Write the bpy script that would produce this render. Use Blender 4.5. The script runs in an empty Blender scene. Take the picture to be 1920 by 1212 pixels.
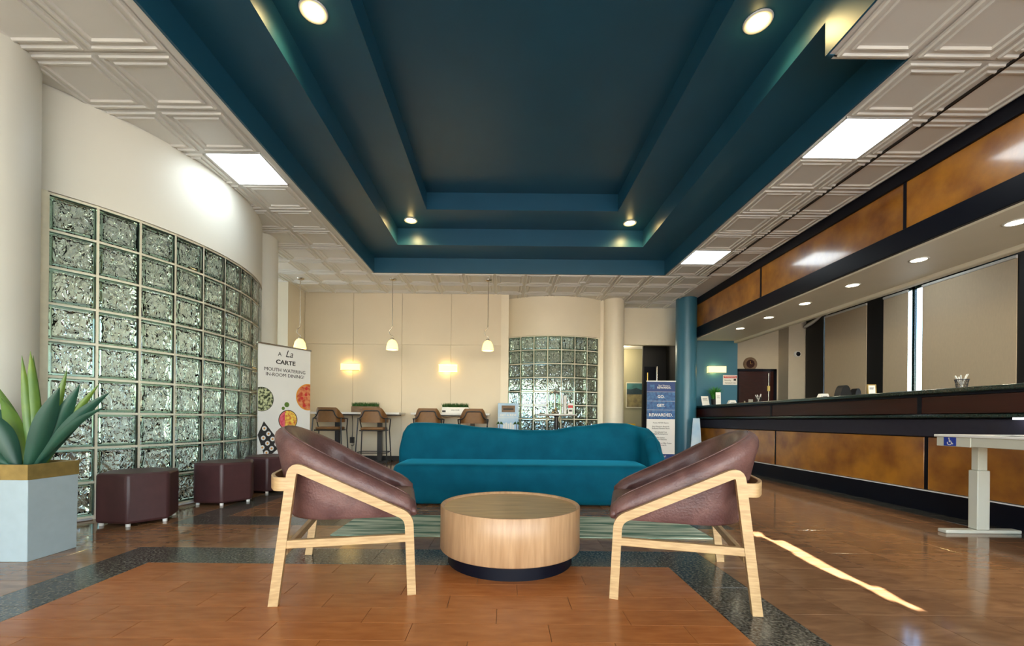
import bpy, bmesh, math, random
from mathutils import Vector, Matrix
random.seed(7)
S = bpy.context.scene
COL = S.collection
PI = math.pi
# ------------------------------------------------------------------ camera
FP, U0, V0, ROLL, H = 785.0, 943.0, 787.0, math.radians(0.55), 0.87
_c, _s = math.cos(ROLL), math.sin(ROLL)
def ray(u, v):
    du, dv = u - U0, v - V0
    return (du*_c + dv*_s)/FP, (-du*_s + dv*_c)/FP
def at(u, v, Y):
    a, b = ray(u, v); return Vector((a*Y, Y, H - b*Y))
def onz(u, v, z=0.0):
    a, b = ray(u, v); Y = (H - z)/b; return Vector((a*Y, Y, z))
def onx(u, v, X):
    a, b = ray(u, v); Y = X/a; return Vector((X, Y, H - b*Y))
cd = bpy.data.cameras.new('camera'); cam = bpy.data.objects.new('camera', cd); COL.objects.link(cam)
cd.sensor_width = 36; cd.lens = 36*FP/1920
cd.shift_x = (960 - U0)/1920; cd.shift_y = (V0 - 606)/1920; cd.clip_start = .05
cam.matrix_world = Matrix.Translation((0, 0, H)) @ Matrix.Rotation(PI/2, 4, 'X') @ Matrix.Rotation(ROLL, 4, 'Z')
S.camera = cam
# ------------------------------------------------------------------ world, sun, exposure
w = bpy.data.worlds.new('sky'); S.world = w; w.use_nodes = True
nt = w.node_tree; bg = nt.nodes['Background']
sk = nt.nodes.new('ShaderNodeTexSky'); sk.sky_type = 'NISHITA'; sk.sun_disc = False
sk.sun_elevation = math.radians(35); sk.sun_rotation = math.radians(180); sk.air_density = 1.0; sk.dust_density = .6; sk.ozone_density = 2.5
nt.links.new(sk.outputs[0], bg.inputs[0]); bg.inputs[1].default_value = 0.95
sd = bpy.data.lights.new('sun', 'SUN'); sd.energy = 60.0; sd.angle = math.radians(.2); sd.color = (1, .97, .90)
so = bpy.data.objects.new('sun', sd); COL.objects.link(so); so.location = (2, -12, 9)
SUN_EL = math.radians(30)
so.rotation_euler = (PI/2 - SUN_EL, 0, 0)
S.view_settings.view_transform = 'Standard'; S.view_settings.look = 'None'; S.view_settings.gamma = 1
S.view_settings.use_curve_mapping = False
S.view_settings.exposure = 0.35
S.cycles.caustics_reflective = False
S.cycles.caustics_refractive = False
S.cycles.max_bounces = 10; S.cycles.transmission_bounces = 8; S.cycles.sample_clamp_indirect = 6

# ------------------------------------------------------------------ materials
def lin(r, g, b):
    f = lambda c: (c/255/12.92) if c/255 <= .04045 else ((c/255 + .055)/1.055)**2.4
    return (f(r), f(g), f(b), 1)
class NT:
    def __init__(s, name):
        s.m = bpy.data.materials.new(name); s.m.use_nodes = True
        s.t = s.m.node_tree; s.b = s.t.nodes['Principled BSDF']
    def n(s, typ, **kw):
        nd = s.t.nodes.new('ShaderNode' + typ)
        for k, v in kw.items():
            if k.startswith('_'): setattr(nd, k[1:], v)
            else: nd.inputs[k.replace('_', ' ')].default_value = v
        return nd
    def l(s, a, b): s.t.links.new(a, b)
def mat(name, col, rough=.5, metal=0, spec=.5, var=.0, vscale=8, stretch=(1, 1, 1), bump=0, bscale=60, coat=0, coatr=.1,
        emit=None, es=0, col2=None, objrand=0, trans=0, sheen=0, ramp=(.3, .7), detail=5, ior=None, distort=0):
    t = NT(name); b = t.b
    b.inputs['Roughness'].default_value = rough; b.inputs['Metallic'].default_value = metal
    b.inputs['Specular IOR Level'].default_value = spec
    b.inputs['Coat Weight'].default_value = coat; b.inputs['Coat Roughness'].default_value = coatr
    b.inputs['Transmission Weight'].default_value = trans
    if ior: b.inputs['IOR'].default_value = ior
    if sheen:
        b.inputs['Sheen Tint'].default_value = (.05, .62, .85, 1)
        b.inputs['Sheen Weight'].default_value = sheen; b.inputs['Sheen Roughness'].default_value = .35
    if emit: b.inputs['Emission Color'].default_value = emit; b.inputs['Emission Strength'].default_value = es
    c = col if len(col) == 4 else (*col, 1)
    tc = t.n('TexCoord')
    src = tc.outputs['Object']
    if objrand:
        oi = t.n('ObjectInfo'); vm = t.n('VectorMath', _operation='SCALE'); vm.inputs['Scale'].default_value = 37
        cx = t.n('CombineXYZ'); t.l(oi.outputs['Random'], cx.inputs[0]); t.l(oi.outputs['Random'], cx.inputs[1])
        t.l(cx.outputs[0], vm.inputs[0]); ad = t.n('VectorMath', _operation='ADD')
        t.l(src, ad.inputs[0]); t.l(vm.outputs[0], ad.inputs[1]); src = ad.outputs[0]
    mp = t.n('Mapping'); mp.inputs['Scale'].default_value = stretch; t.l(src, mp.inputs['Vector'])
    if col2 is None and var > 0: col2 = tuple(max(0, x*(1 - var)) for x in c[:3]) + (1,)
    out = None
    if col2 is not None:
        c2 = col2 if len(col2) == 4 else (*col2, 1)
        nz = t.n('TexNoise', Scale=vscale, Detail=detail, Distortion=distort); t.l(mp.outputs[0], nz.inputs['Vector'])
        rp = t.n('ValToRGB'); rp.color_ramp.elements[0].position = ramp[0]; rp.color_ramp.elements[1].position = ramp[1]
        rp.color_ramp.elements[0].color = c2; rp.color_ramp.elements[1].color = c
        t.l(nz.outputs[0], rp.inputs[0]); out = rp.outputs[0]
    if objrand:
        hs = t.n('HueSaturation'); mr = t.n('MapRange'); mr.inputs['To Min'].default_value = 1 - objrand; mr.inputs['To Max'].default_value = 1 + objrand
        t.l(oi.outputs['Random'], mr.inputs[0]); t.l(mr.outputs[0], hs.inputs['Value'])
        if out: t.l(out, hs.inputs['Color'])
        else: hs.inputs['Color'].default_value = c
        out = hs.outputs[0]
    if out: t.l(out, b.inputs['Base Color'])
    else: b.inputs['Base Color'].default_value = c
    if bump:
        nb = t.n('TexNoise', Scale=bscale, Detail=4); t.l(mp.outputs[0], nb.inputs['Vector'])
        bp = t.n('Bump', Strength=bump, Distance=.01); t.l(nb.outputs[0], bp.inputs['Height']); t.l(bp.outputs[0], b.inputs['Normal'])
    return t.m
M = {}
M['cream'] = mat('cream_paint', (.80, .74, .60), .42, var=.05, vscale=2)
M['wallwhite'] = mat('satin_white_paint', (.79, .79, .72), .42, spec=.22, var=.03, vscale=2)
M['backpaint'] = mat('back_wall_paint', (.72, .64, .50), .5, var=.05, vscale=1.5)
M['tile'] = mat('pressed_ceiling_tile', (.80, .79, .74), .45, objrand=.03)
M['teal'] = mat('teal_ceiling_paint', (.0155, .098, .168), .38, var=.1, vscale=2)
M['tealwall'] = mat('teal_wall_paint', (.035, .15, .235), .35, var=.08, vscale=2)
M['black'] = mat('black_lacquer', (.003, .004, .009), .40, spec=.16)
M['blackmat'] = mat('black_matte', (.004, .004, .005), .6)
M['blackmetal'] = mat('black_metal', (.012, .011, .012), .4)
M['navy'] = mat('dark_slate_pad', (.030, .028, .045), .5, spec=.25, var=.15, vscale=20)
M['amber'] = mat('amber_lacquer_panel', (.46, .185, .014), .30, col2=(.20, .060, .005), vscale=4, ramp=(.3, .7), coat=1, coatr=.12, bump=.12, bscale=30, detail=9, objrand=.08)
M['darkred'] = mat('mahogany_panel', (.040, .006, .003), .35, var=.4, vscale=6, stretch=(1, .2, 4), spec=.3)
M['green_edge'] = mat('dark_green_stone', (.010, .030, .027), .15, var=.5, vscale=90)
M['oak'] = mat('oak_wood', (.56, .37, .18), .42, col2=(.42, .26, .115), vscale=7, stretch=(1.5, 1.5, 14), ramp=(.35, .65))
M['oakdrum'] = mat('oak_veneer', (.52, .32, .17), .38, col2=(.38, .215, .105), vscale=5, stretch=(9, 9, .8), ramp=(.3, .7), detail=8)
M['oaktop'] = mat('oak_veneer_top', (.52, .34, .15), .30, col2=(.33, .20, .08), vscale=4, stretch=(1, 9, 1), ramp=(.3, .7), detail=8)
M['leather'] = mat('oxblood_leather', (.165, .078, .066), .42, col2=(.075, .030, .028), vscale=8, ramp=(.32, .70), bump=.25, bscale=90, detail=9, distort=.4)
M['ottoman'] = mat('dark_brown_vinyl', (.070, .026, .028), .42, var=.2, vscale=12, bump=.08, bscale=240)
M['velvet'] = mat('teal_velvet', (.003, .095, .150), .7, col2=(.002, .066, .11), vscale=5, sheen=.35, ramp=(.3, .7), spec=.05)
M['stooltan'] = mat('tan_upholstery', (.22, .10, .028), .55, var=.15, vscale=20)
M['gold'] = mat('gold_band', (.50, .34, .11), .35, var=.3, vscale=14, metal=.5)
M['planter'] = mat('pale_blue_grey_planter', (.42, .52, .56), .55, var=.06, vscale=18)
M['soil'] = mat('soil', (.05, .035, .03), .9, var=.5, vscale=60, bump=.5)
M['leaf'] = mat('agave_leaf', (.026, .105, .060), .42, col2=(.012, .055, .042), vscale=5, stretch=(1, 1, .4), objrand=.15)
M['leafy'] = mat('agave_leaf_light', (.17, .26, .032), .42, col2=(.06, .15, .03), vscale=4, objrand=.1)
M['grass'] = mat('faux_grass', (.035, .14, .02), .6, var=.5, vscale=40)
M['white'] = mat('white_plastic', (.8, .8, .78), .4)
M['greywhite'] = mat('powder_coat_grey_white', (.58, .58, .50), .45)
M['paper'] = mat('white_print', (.80, .80, .78), .5, var=.04, vscale=3)
M['ink'] = mat('black_ink', (.02, .02, .02), .6)
M['chrome'] = mat('brushed_nickel', (.55, .50, .42), .25, metal=1)
M['brass'] = mat('brass', (.6, .4, .12), .3, metal=1)
M['mortar'] = mat('cream_mortar', (.88, .86, .70), .6, var=.08, vscale=20)
M['granite'] = mat('black_granite', (.20, .19, .155), .14, col2=(.014, .014, .014), vscale=75, ramp=(.40, .70), objrand=.1, detail=8, spec=.4)
M['stone'] = mat('brown_marble_tile', (.325, .172, .085), .10, col2=(.20, .098, .047), vscale=5, stretch=(1, 3.2, 1), ramp=(.3, .72), objrand=.09, detail=9, distort=.8)
M['plank'] = mat('terracotta_wood_plank', (.44, .155, .042), .26, col2=(.33, .105, .027), vscale=7, stretch=(1, 4, 1), ramp=(.3, .7), objrand=.08, detail=8)
M['grout'] = mat('grout', (.30, .17, .08), .6)
M['blind'] = mat('beige_blind_fabric', (.68, .54, .37), .7, var=.06, vscale=90, stretch=(1, 1, .2))
M['beigewall'] = mat('office_wall_paint', (.62, .55, .44), .6, var=.04)
M['olive'] = mat('olive_wall_paint', (.40, .37, .23), .6)
M['glowpanel'] = mat('led_diffuser', (.9, .9, .9), .5, emit=(.86, .96, 1, 1), es=8.5)
M['glowdown'] = mat('downlight_lens', (.9, .85, .7), .5, emit=(1, .76, .32, 1), es=4.5)
M['glowsoffit'] = mat('soffit_lens', (.9, .85, .7), .5, emit=(1, .88, .62, 1), es=14)
M['glowsconce'] = mat('sconce_shade', (.9, .8, .5), .5, emit=(1, .72, .24, 1), es=1.5)
M['glowpend'] = mat('amber_glass_shade', (.9, .8, .5), .3, emit=(1, .72, .24, 1), es=1.3)
M['glowstrip'] = mat('led_strip', (.9, .9, .9), .5, emit=(.95, .97, 1, 1), es=5)
M['yellow'] = mat('yellow_plastic', (.8, .5, .01), .4)
M['blue'] = mat('print_navy', (.012, .045, .19), .5)
M['blue2'] = mat('print_blue_photo', (.05, .17, .40), .5, col2=(.015, .06, .20), vscale=18, ramp=(.35, .65), detail=8)
M['skyblue'] = mat('print_sky_blue', (.25, .48, .75), .5, col2=(.6, .72, .82), vscale=3)
M['adablue'] = mat('sign_blue', (.01, .04, .35), .5)
M['red'] = mat('sign_red', (.55, .03, .03), .5)
M['orange'] = mat('print_orange', (.7, .28, .03), .5)
M['rug'] = mat('striped_rug', (.50, .56, .44), .9, col2=(.07, .17, .12), vscale=5, stretch=(.35, 3.4, 1), ramp=(.40, .60), detail=7, bump=.5, bscale=40)
M['cable'] = M['blackmetal']
M['concrete'] = mat('outdoor_concrete', (.26, .26, .26), .8, var=.2)
M['brick'] = mat('red_brown_brick', (.26, .10, .06), .7, var=.5, vscale=14)
M['hedge'] = mat('hedge', (.06, .12, .03), .8, var=.7, vscale=12)
def glass_mat(name, tint, edge, bump, scale, half):
    t = NT(name); b = t.b
    b.inputs['Transmission Weight'].default_value = 1; b.inputs['Roughness'].default_value = .015; b.inputs['IOR'].default_value = 1.42
    tc = t.n('TexCoord'); oi = t.n('ObjectInfo')
    cx = t.n('CombineXYZ'); 
    for i in range(3): t.l(oi.outputs['Random'], cx.inputs[i])
    vs = t.n('VectorMath', _operation='SCALE'); vs.inputs['Scale'].default_value = 53; t.l(cx.outputs[0], vs.inputs[0])
    ad = t.n('VectorMath', _operation='ADD'); t.l(tc.outputs['Object'], ad.inputs[0]); t.l(vs.outputs[0], ad.inputs[1])
    mp = t.n('Mapping'); mp.inputs['Rotation'].default_value = (0, .8, 0); mp.inputs['Scale'].default_value = (1, 1, .55); t.l(ad.outputs[0], mp.inputs[0])
    nz = t.n('TexNoise', Scale=scale, Detail=1.5, Distortion=1.2); t.l(mp.outputs[0], nz.inputs['Vector'])
    # clear flat rim, wavy centre
    sp = t.n('SeparateXYZ'); t.l(tc.outputs['Object'], sp.inputs[0])
    ax = t.n('Math', _operation='ABSOLUTE'); az = t.n('Math', _operation='ABSOLUTE'); t.l(sp.outputs[0], ax.inputs[0]); t.l(sp.outputs[2], az.inputs[0])
    mx = t.n('Math', _operation='MAXIMUM'); t.l(ax.outputs[0], mx.inputs[0]); t.l(az.outputs[0], mx.inputs[1])
    mr = t.n('MapRange'); mr.inputs[1].default_value = half - .030; mr.inputs[2].default_value = half - .018; t.l(mx.outputs[0], mr.inputs[0])
    mc = t.n('MixRGB'); mc.inputs[1].default_value = (*tint, 1); mc.inputs[2].default_value = (*edge, 1); t.l(mr.outputs[0], mc.inputs[0])
    t.l(mc.outputs[0], b.inputs['Base Color'])
    iv = t.n('Math', _operation='SUBTRACT'); iv.inputs[0].default_value = 1; t.l(mr.outputs[0], iv.inputs[1])
    ml = t.n('Math', _operation='MULTIPLY'); t.l(nz.outputs[0], ml.inputs[0]); t.l(iv.outputs[0], ml.inputs[1])
    bp = t.n('Bump', Strength=bump, Distance=.05); t.l(ml.outputs[0], bp.inputs['Height']); t.l(bp.outputs[0], b.inputs['Normal'])
    return t.m
M['glassblock'] = glass_mat('wavy_glass', (.76, .88, .77), (.36, .56, .42), 1.0, 20, .134)
M['clear'] = mat('window_glass', (.95, 1, .97), .0, trans=1, ior=1.05)

# ------------------------------------------------------------------ mesh helpers
class MB:
    def __init__(s): s.v = []; s.f = []
    def add(s, vs, fs):
        o = len(s.v); s.v += [tuple(p) for p in vs]; s.f += [tuple(i + o for i in f) for f in fs]; return s
    def box(s, x0, x1, y0, y1, z0, z1, mtx=None):
        vs = [Vector((x, y, z)) for z in (z0, z1) for y in (y0, y1) for x in (x0, x1)]
        if mtx: vs = [mtx @ p for p in vs]
        return s.add(vs, [(0, 2, 3, 1), (4, 5, 7, 6), (0, 1, 5, 4), (2, 6, 7, 3), (0, 4, 6, 2), (1, 3, 7, 5)])
    def prism(s, poly, z0, z1, fn=None):
        n = len(poly); fn = fn or (lambda a, b, c: (a, b, c))
        vs = [fn(a, b, z0) for a, b in poly] + [fn(a, b, z1) for a, b in poly]
        fs = [tuple(reversed(range(n))), tuple(range(n, 2*n))] + [(i, (i+1) % n, n + (i+1) % n, n + i) for i in range(n)]
        return s.add(vs, fs)
    def loft(s, secs, close=True, caps=True, ring=False):
        n = len(secs[0]); vs = [p for q in secs for p in q]; fs = []
        m = len(secs)
        for i in range(m if ring else m - 1):
            a, b = i*n, ((i+1) % m)*n
            for j in range(n if close else n - 1):
                k = (j+1) % n; fs.append((a+j, a+k, b+k, b+j))
        if caps and close and not ring: fs += [tuple(reversed(range(n))), tuple(range((m-1)*n, m*n))]
        return s.add(vs, fs)
    def tube(s, pts, r, n=8, ring=False):
        pts = [Vector(p) for p in pts]; secs = []; up = None
        for i, p in enumerate(pts):
            if ring: d = pts[(i+1) % len(pts)] - pts[i-1]
            else: d = pts[min(i+1, len(pts)-1)] - pts[max(i-1, 0)]
            d.normalize()
            if up is None: up = Vector((0, 0, 1)) if abs(d.z) < .9 else Vector((1, 0, 0))
            a = d.cross(up)
            if a.length < 1e-4: a = d.orthogonal()
            a.normalize(); b = a.cross(d).normalized(); up = b
            rr = r[i] if isinstance(r, (list, tuple)) else r
            secs.append([p + a*rr*math.cos(2*PI*k/n) + b*rr*math.sin(2*PI*k/n) for k in range(n)])
        return s.loft(secs, ring=ring)
    def lathe(s, prof, n=32, c=(0, 0), a0=0, a1=2*PI):
        full = abs(a1 - a0 - 2*PI) < 1e-6; m = n if full else n + 1
        secs = []
        for i in range(m):
            a = a0 + (a1 - a0)*i/n
            secs.append([(c[0] + r*math.cos(a), c[1] + r*math.sin(a), z) for r, z in prof])
        return s.loft(secs, close=False, caps=False, ring=full)
    def build(s, name, m, parent=None, smooth=False, bevel=0, seg=2, loc=None, rot=None, sub=0, ang=None):
        me = bpy.data.meshes.new(name); me.from_pydata(s.v, [], s.f); me.materials.append(M[m] if isinstance(m, str) else m)
        bm = bmesh.new(); bm.from_mesh(me); bmesh.ops.remove_doubles(bm, verts=bm.verts, dist=1e-5); bmesh.ops.recalc_face_normals(bm, faces=bm.faces); bm.to_mesh(me); bm.free()
        return link(name, me, parent, smooth, bevel, seg, loc, rot, sub, ang)
def link(name, me, parent=None, smooth=False, bevel=0, seg=2, loc=None, rot=None, sub=0, ang=None):
    o = bpy.data.objects.new(name, me); COL.objects.link(o); o.parent = parent
    if loc is not None: o.location = loc
    if rot is not None: o.rotation_euler = rot
    if bevel:
        md = o.modifiers.new('bevel', 'BEVEL'); md.width = bevel; md.segments = seg; md.limit_method = 'ANGLE'; md.angle_limit = math.radians(40)
    if sub:
        md = o.modifiers.new('sub', 'SUBSURF'); md.levels = sub; md.render_levels = sub
    if smooth or bevel:
        for p in me.polygons: p.use_smooth = True
        if ang or bevel:
            try: me.set_sharp_from_angle(angle=math.radians(ang or 40))
            except Exception: pass
    return o
def tag(o, label=None, cat=None, group=None, kind=None):
    if label: o['label'] = label
    if cat: o['category'] = cat
    if group: o['group'] = group
    if kind: o['kind'] = kind
    return o
def struct(o): o['kind'] = 'structure'; return o
def thing(name, label, cat, loc=(0, 0, 0), rz=0, group=None):
    o = bpy.data.objects.new(name, None); COL.objects.link(o); o.empty_display_size = .1
    o.location = loc; o.rotation_euler = (0, 0, rz); return tag(o, label, cat, group)
def kids(o): return [x for x in COL.objects if x.parent == o]
def dup(root, loc, rz=0, label=None):
    r = root.copy(); COL.objects.link(r); r.location = loc; r.rotation_euler = (0, 0, rz)
    if label: r['label'] = label
    for ch in kids(root):
        c = ch.copy(); COL.objects.link(c); c.parent = r
        for g in kids(ch):
            d = g.copy(); COL.objects.link(d); d.parent = c
    return r
def piece(name, me, loc, parent, rz=0, scale=None, kind=None):
    o = bpy.data.objects.new(name, me); COL.objects.link(o); o.parent = parent; o.location = loc; o.rotation_euler = (0, 0, rz)
    if scale: o.scale = scale
    return o
def fillet(pts, r, n=6):
    pts = [Vector(p) for p in pts]; out = [pts[0]]
    for i in range(1, len(pts)-1):
        a, b, c = pts[i-1], pts[i], pts[i+1]
        d1, d2 = (a-b), (c-b); rr = min(r, d1.length*.49, d2.length*.49)
        p, q = b + d1.normalized()*rr, b + d2.normalized()*rr
        for k in range(n+1):
            t = k/n; out.append(p*(1-t)**2 + b*2*t*(1-t) + q*t*t)
    out.append(pts[-1]); return out
def ribbon(pts, w):
    """outline of a 2-D polyline of width w"""
    L, Rr = [], []
    P = [Vector(p) for p in pts]
    for i, p in enumerate(P):
        d1 = (P[i] - P[i-1]).normalized() if i else (P[1] - P[0]).normalized()
        d2 = (P[i+1] - P[i]).normalized() if i < len(P)-1 else d1
        d = (d1 + d2).normalized(); nrm = Vector((-d.y, d.x)); k = 1/max(.5, nrm.dot(Vector((-d1.y, d1.x))))
        L.append(p + nrm*w/2*k); Rr.append(p - nrm*w/2*k)
    return L, Rr
def ribbon_mesh(mb, pts, w, y0, y1, fn):
    L, Rr = ribbon(pts, w); secs = []
    for a, b in zip(L, Rr): secs.append([fn(a.x, y0, a.y), fn(a.x, y1, a.y), fn(b.x, y1, b.y), fn(b.x, y0, b.y)])
    return mb.loft(secs)
_dg = None
def text(name, body, size, mtx, m, parent, align='CENTER', ext=.0008, shear=0, width=1.0, bold=0):
    cu = bpy.data.curves.new(name, 'FONT'); cu.body = body; cu.size = size; cu.align_x = align; cu.align_y = 'CENTER'
    cu.extrude = ext; cu.shear = shear; cu.resolution_u = 2; cu.offset = bold
    tmp = bpy.data.objects.new(name, cu); COL.objects.link(tmp)
    bpy.context.view_layer.update()
    me = bpy.data.meshes.new_from_object(tmp.evaluated_get(bpy.context.evaluated_depsgraph_get()))
    bpy.data.objects.remove(tmp); me.materials.clear(); me.materials.append(M[m])
    me.transform(mtx @ Matrix.Diagonal((width, 1, 1, 1)))
    o = bpy.data.objects.new(name, me); COL.objects.link(o); o.parent = parent; return o
def facing(x, y, z, yaw=0):
    """text plane: reads from -Y side, at local point"""
    return Matrix.Translation((x, y, z)) @ Matrix.Rotation(yaw, 4, 'Z') @ Matrix.Rotation(PI/2, 4, 'X')

# ------------------------------------------------------------------ ceiling with stepped coffer
ZC = 3.45; T = .555
ceil_ = struct(MB().box(-8.2, -2.315, -2.2, 10.5, ZC+.006, ZC+.12).box(-2.315, 5.0, 7.415, 10.5, ZC+.006, ZC+.12)
    .box(2.845, 7.2, -2.2, 7.415, ZC+.006, ZC+.12).box(5.0, 7.2, 7.415, 10.5, ZC+.006, ZC+.12)
    .box(2.255, 2.845, -2.2, 2.94, ZC+.006, ZC+.12).box(-2.315, 2.255, -2.2, .39, ZC+.006, ZC+.12)
    .build('ceiling', 'tile'))
def tile_mesh(cut=None):
    lv = [(0, 0), (.022, 0), (.028, -.013), (.042, -.013), (.050, 0), (.078, 0), (.085, -.012), (.097, -.012), (.108, .000), (.13, .001)]
    mb = MB(); secs = []
    for i, z in lv:
        a = T/2 - .002 - i; secs.append([(-a, -a, z), (a, -a, z), (a, a, z), (-a, a, z)])
    mb.loft(secs, caps=False); n = len(mb.v); mb.f.append((n-4, n-3, n-2, n-1))
    me = bpy.data.meshes.new('ceiling_tile'); me.from_pydata(mb.v, [], mb.f); me.materials.append(M['tile'])
    bm = bmesh.new(); bm.from_mesh(me)
    if cut:
        for co, no in cut:
            bmesh.ops.bisect_plane(bm, geom=bm.verts[:]+bm.edges[:]+bm.faces[:], plane_co=co, plane_no=no, clear_outer=True)
    bmesh.ops.recalc_face_normals(bm, faces=bm.faces)
    for f in bm.faces:
        if f.normal.z > .3: f.normal_flip()
    bm.to_mesh(me); bm.free(); return me
TM = tile_mesh()
YG = lambda k: 3.525 + T*k
def wall_x(Y):   # room-side face of the curved left wall
    d = 2.15**2 - (Y-4.7)**2
    return -5.21 + math.sqrt(d) if d > 0 else -9
for k in range(-6, 11):
    yc = YG(k) + T/2
    for j in range(0, 4):
        xc = -2.39 - T*j - T/2
        if k == 1 and j == 0: continue
        if k == -4 and j == 0: continue
        if xc + T/2 < max(wall_x(yc-.27), wall_x(yc+.27)) - .05 and 2.8 < yc < 6.2: continue
        if yc > 7.9 and xc < -4.4: continue
        piece('ceiling_tile', TM, (xc, yc, ZC), ceil_)
for k in (7, 8, 9, 10):
    yc = YG(k) + T/2 + .015
    for j in range(0, 12):
        xc = -2.39 + T*j + T/2
        if xc > 3.95: continue
        if yc > 8.9 and xc < -.2: continue
        piece('ceiling_tile', TM, (xc, yc, ZC), ceil_)
TMa = tile_mesh([((-T/2 + .16, 0, 0), (1, 0, 0))]); TMb = tile_mesh([((T/2 - .45, 0, 0), (-1, 0, 0))])
for k in range(-6, 7):
    yc = YG(k) + T/2
    if k not in (0, 5, -5): piece('ceiling_tile', TM, (2.87 + T/2, yc, ZC), ceil_)
    piece('ceiling_tile', TMa, (2.87 + T + T/2, yc, ZC), ceil_)
    piece('ceiling_tile', TMb, (4.05 - T/2 - .005, yc, ZC), ceil_)
    if k < -1: piece('ceiling_tile', TM, (2.30 + T/2, yc, ZC), ceil_)
struct(MB().box(3.578, 3.584, -2, 7.4, ZC-.017, ZC+.006).box(3.592, 3.598, -2, 7.4, ZC-.017, ZC+.006).build('trim_1', 'blackmetal'))
Z1, Z2, Z3 = ZC+.26, ZC+.53, ZC+.785
OP = [(-2.30, 2.83, 7.40, .4), (-1.75, 2.26, 6.84, .9), (-1.165, 1.68, 6.22, 1.4)]
zz = [ZC, Z1, Z2, Z3]
for k, (xl, xr, yf, yn) in enumerate(OP):
    z0, z1 = zz[k], zz[k+1]; t = .02
    MB().box(xl-t, xl, yn, yf+t, z0, z1).build('coffer_fascia', 'teal', ceil_)
    MB().box(xl-t, xr+t, yf, yf+t, z0, z1).build('coffer_fascia', 'teal', ceil_)
    MB().box(xl-t, xr+t, yn-t, yn, z0, z1).build('coffer_fascia', 'teal', ceil_)
    if k == 0:
        MB().box(xr, xr+t, 2.945, yf+t, z0, z1).build('coffer_fascia', 'teal', ceil_)
        MB().box(2.26, xr+t, 2.935, 2.95, z0, z1).build('coffer_fascia', 'teal', ceil_)
        MB().box(2.245, 2.26, yn, 2.95, z0, z1).build('coffer_fascia', 'teal', ceil_)
    else: MB().box(xr, xr+t, yn, yf+t, z0, z1).build('coffer_fascia', 'teal', ceil_)
    if k < 2:
        a, b, c, d = OP[k+1]
        MB().box(xl-t, a-.02, yn, yf+t, z1, z1+.02).box(b+.02, xr+t, yn, yf+t, z1, z1+.02).box(a-.02, b+.02, c+.02, yf+t, z1, z1+.02).box(a-.02, b+.02, yn, d-.02, z1, z1+.02).build('coffer_soffit', 'teal', ceil_)
    else: MB().box(xl-t, xr+t, yn, yf+t, z1, z1+.03).build('coffer_top', 'teal', ceil_)

# ------------------------------------------------------------------ floor
floor_ = struct(MB().box(-8.2, 8, -2.2, 11.5, -.06, -.004).build('floor', 'grout'))
struct(MB().box(-40, 40, -40, 60, -.35, -.10).build('ground', 'concrete'))
P = .297
def box_mesh(name, sx, sy, m, h=.004, bev=.0012):
    mb = MB(); a, b = sx/2, sy/2
    mb.loft([[(-a, -b, -h), (a, -b, -h), (a, b, -h), (-a, b, -h)], [(-a, -b, -bev), (a, -b, -bev), (a, b, -bev), (-a, b, -bev)],
             [(-a+bev, -b+bev, 0), (a-bev, -b+bev, 0), (a-bev, b-bev, 0), (-a+bev, b-bev, 0)]])
    me = bpy.data.meshes.new(name); me.from_pydata(mb.v, [], mb.f); me.materials.append(M[m]); return me
WX0, WX1, WY1 = -2.10, .995, 2.49        # plank field
BX0, BX1, BY1 = WX0 - P, WX1 + P, WY1 + P
ROW = .142; L_ = .575
pm = {}
r = 0; y = WY1
while y > .75:
    x = WX0 - [0, .33, .12, .45, .22][r % 5]
    while x < WX1:
        a, b = max(x, WX0), min(x + L_, WX1)
        if b - a > .03:
            key = round(b - a, 3)
            if key not in pm: pm[key] = box_mesh('wood_plank', key - .0022, ROW - .0022, 'plank', bev=.0008)
            piece('wood_plank', pm[key], ((a+b)/2, y - ROW/2, 0), floor_)
        x += L_
    y -= ROW; r += 1
gm = box_mesh('granite_tile', P - .0015, P - .0015, 'granite')
sm = box_mesh('stone_tile', P - .0016, P - .0016, 'stone')
stone_cells = []
i0, i1 = -20, 27
CUT = (BX1 - BX0) - 12*P
xcells = [(BX1 + P*(i + .5), 1) for i in range(-12, 13)] + [(BX0 + CUT/2, CUT/P)] + [(BX0 - P*(i + .5), 1) for i in range(0, 12)]
xsc = dict(xcells)
for cx, _q in xcells:
    for j in range(-6, 27):
        cy = BY1 + P*(j + .5)
        if cy < .7 or cy > 10.5: continue
        stone_cells.append((cx, cy))
gran = set()
for i in range(-12, 0):
    gran.add((i, -1))
nW = round((BX1 - BX0)/P)
big = MB(); cnt = 0; near = []
for cx, cy in stone_cells:
    inw = BX0 < cx < BX1 and cy < BY1
    if inw: continue
    # second granite border further back, left band and front band; kerb band along the desk
    g = False
    if -2.70 < cx < -2.40 and 3.35 < cy < 7.6: g = True
    if 3.35 < cy < 3.64 and -2.70 < cx < 2.0: g = True
    if cx > 3.85: g = True
    if cx > 4.3 and cx < 7: g = False
    if cx < wall_x(cy) - .2 and 2.7 < cy < 6.3: continue
    near.append((cy, cx, g))
near.sort()
for cy, cx, g in near:
    vis = abs(cx)/cy < 1.25
    if cy < 4.9 and vis and cnt < 290:
        piece('granite_tile' if g else 'stone_tile', gm if g else sm, (cx, cy, 0), floor_, scale=(xsc[cx], 1, 1)); cnt += 0 if g else 1
    else:
        a = P/2 - .0008
        (big if not g else big).v
        if g: piece('granite_tile', gm, (cx, cy, 0), floor_, scale=(xsc[cx], 1, 1))
        else: big.box(cx-a*xsc[cx], cx+a*xsc[cx], cy-a, cy+a, -.004, 0)
o = big.build('stone_tile_field', 'stone', floor_); o['kind'] = 'stuff'
n = nW - 1
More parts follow.
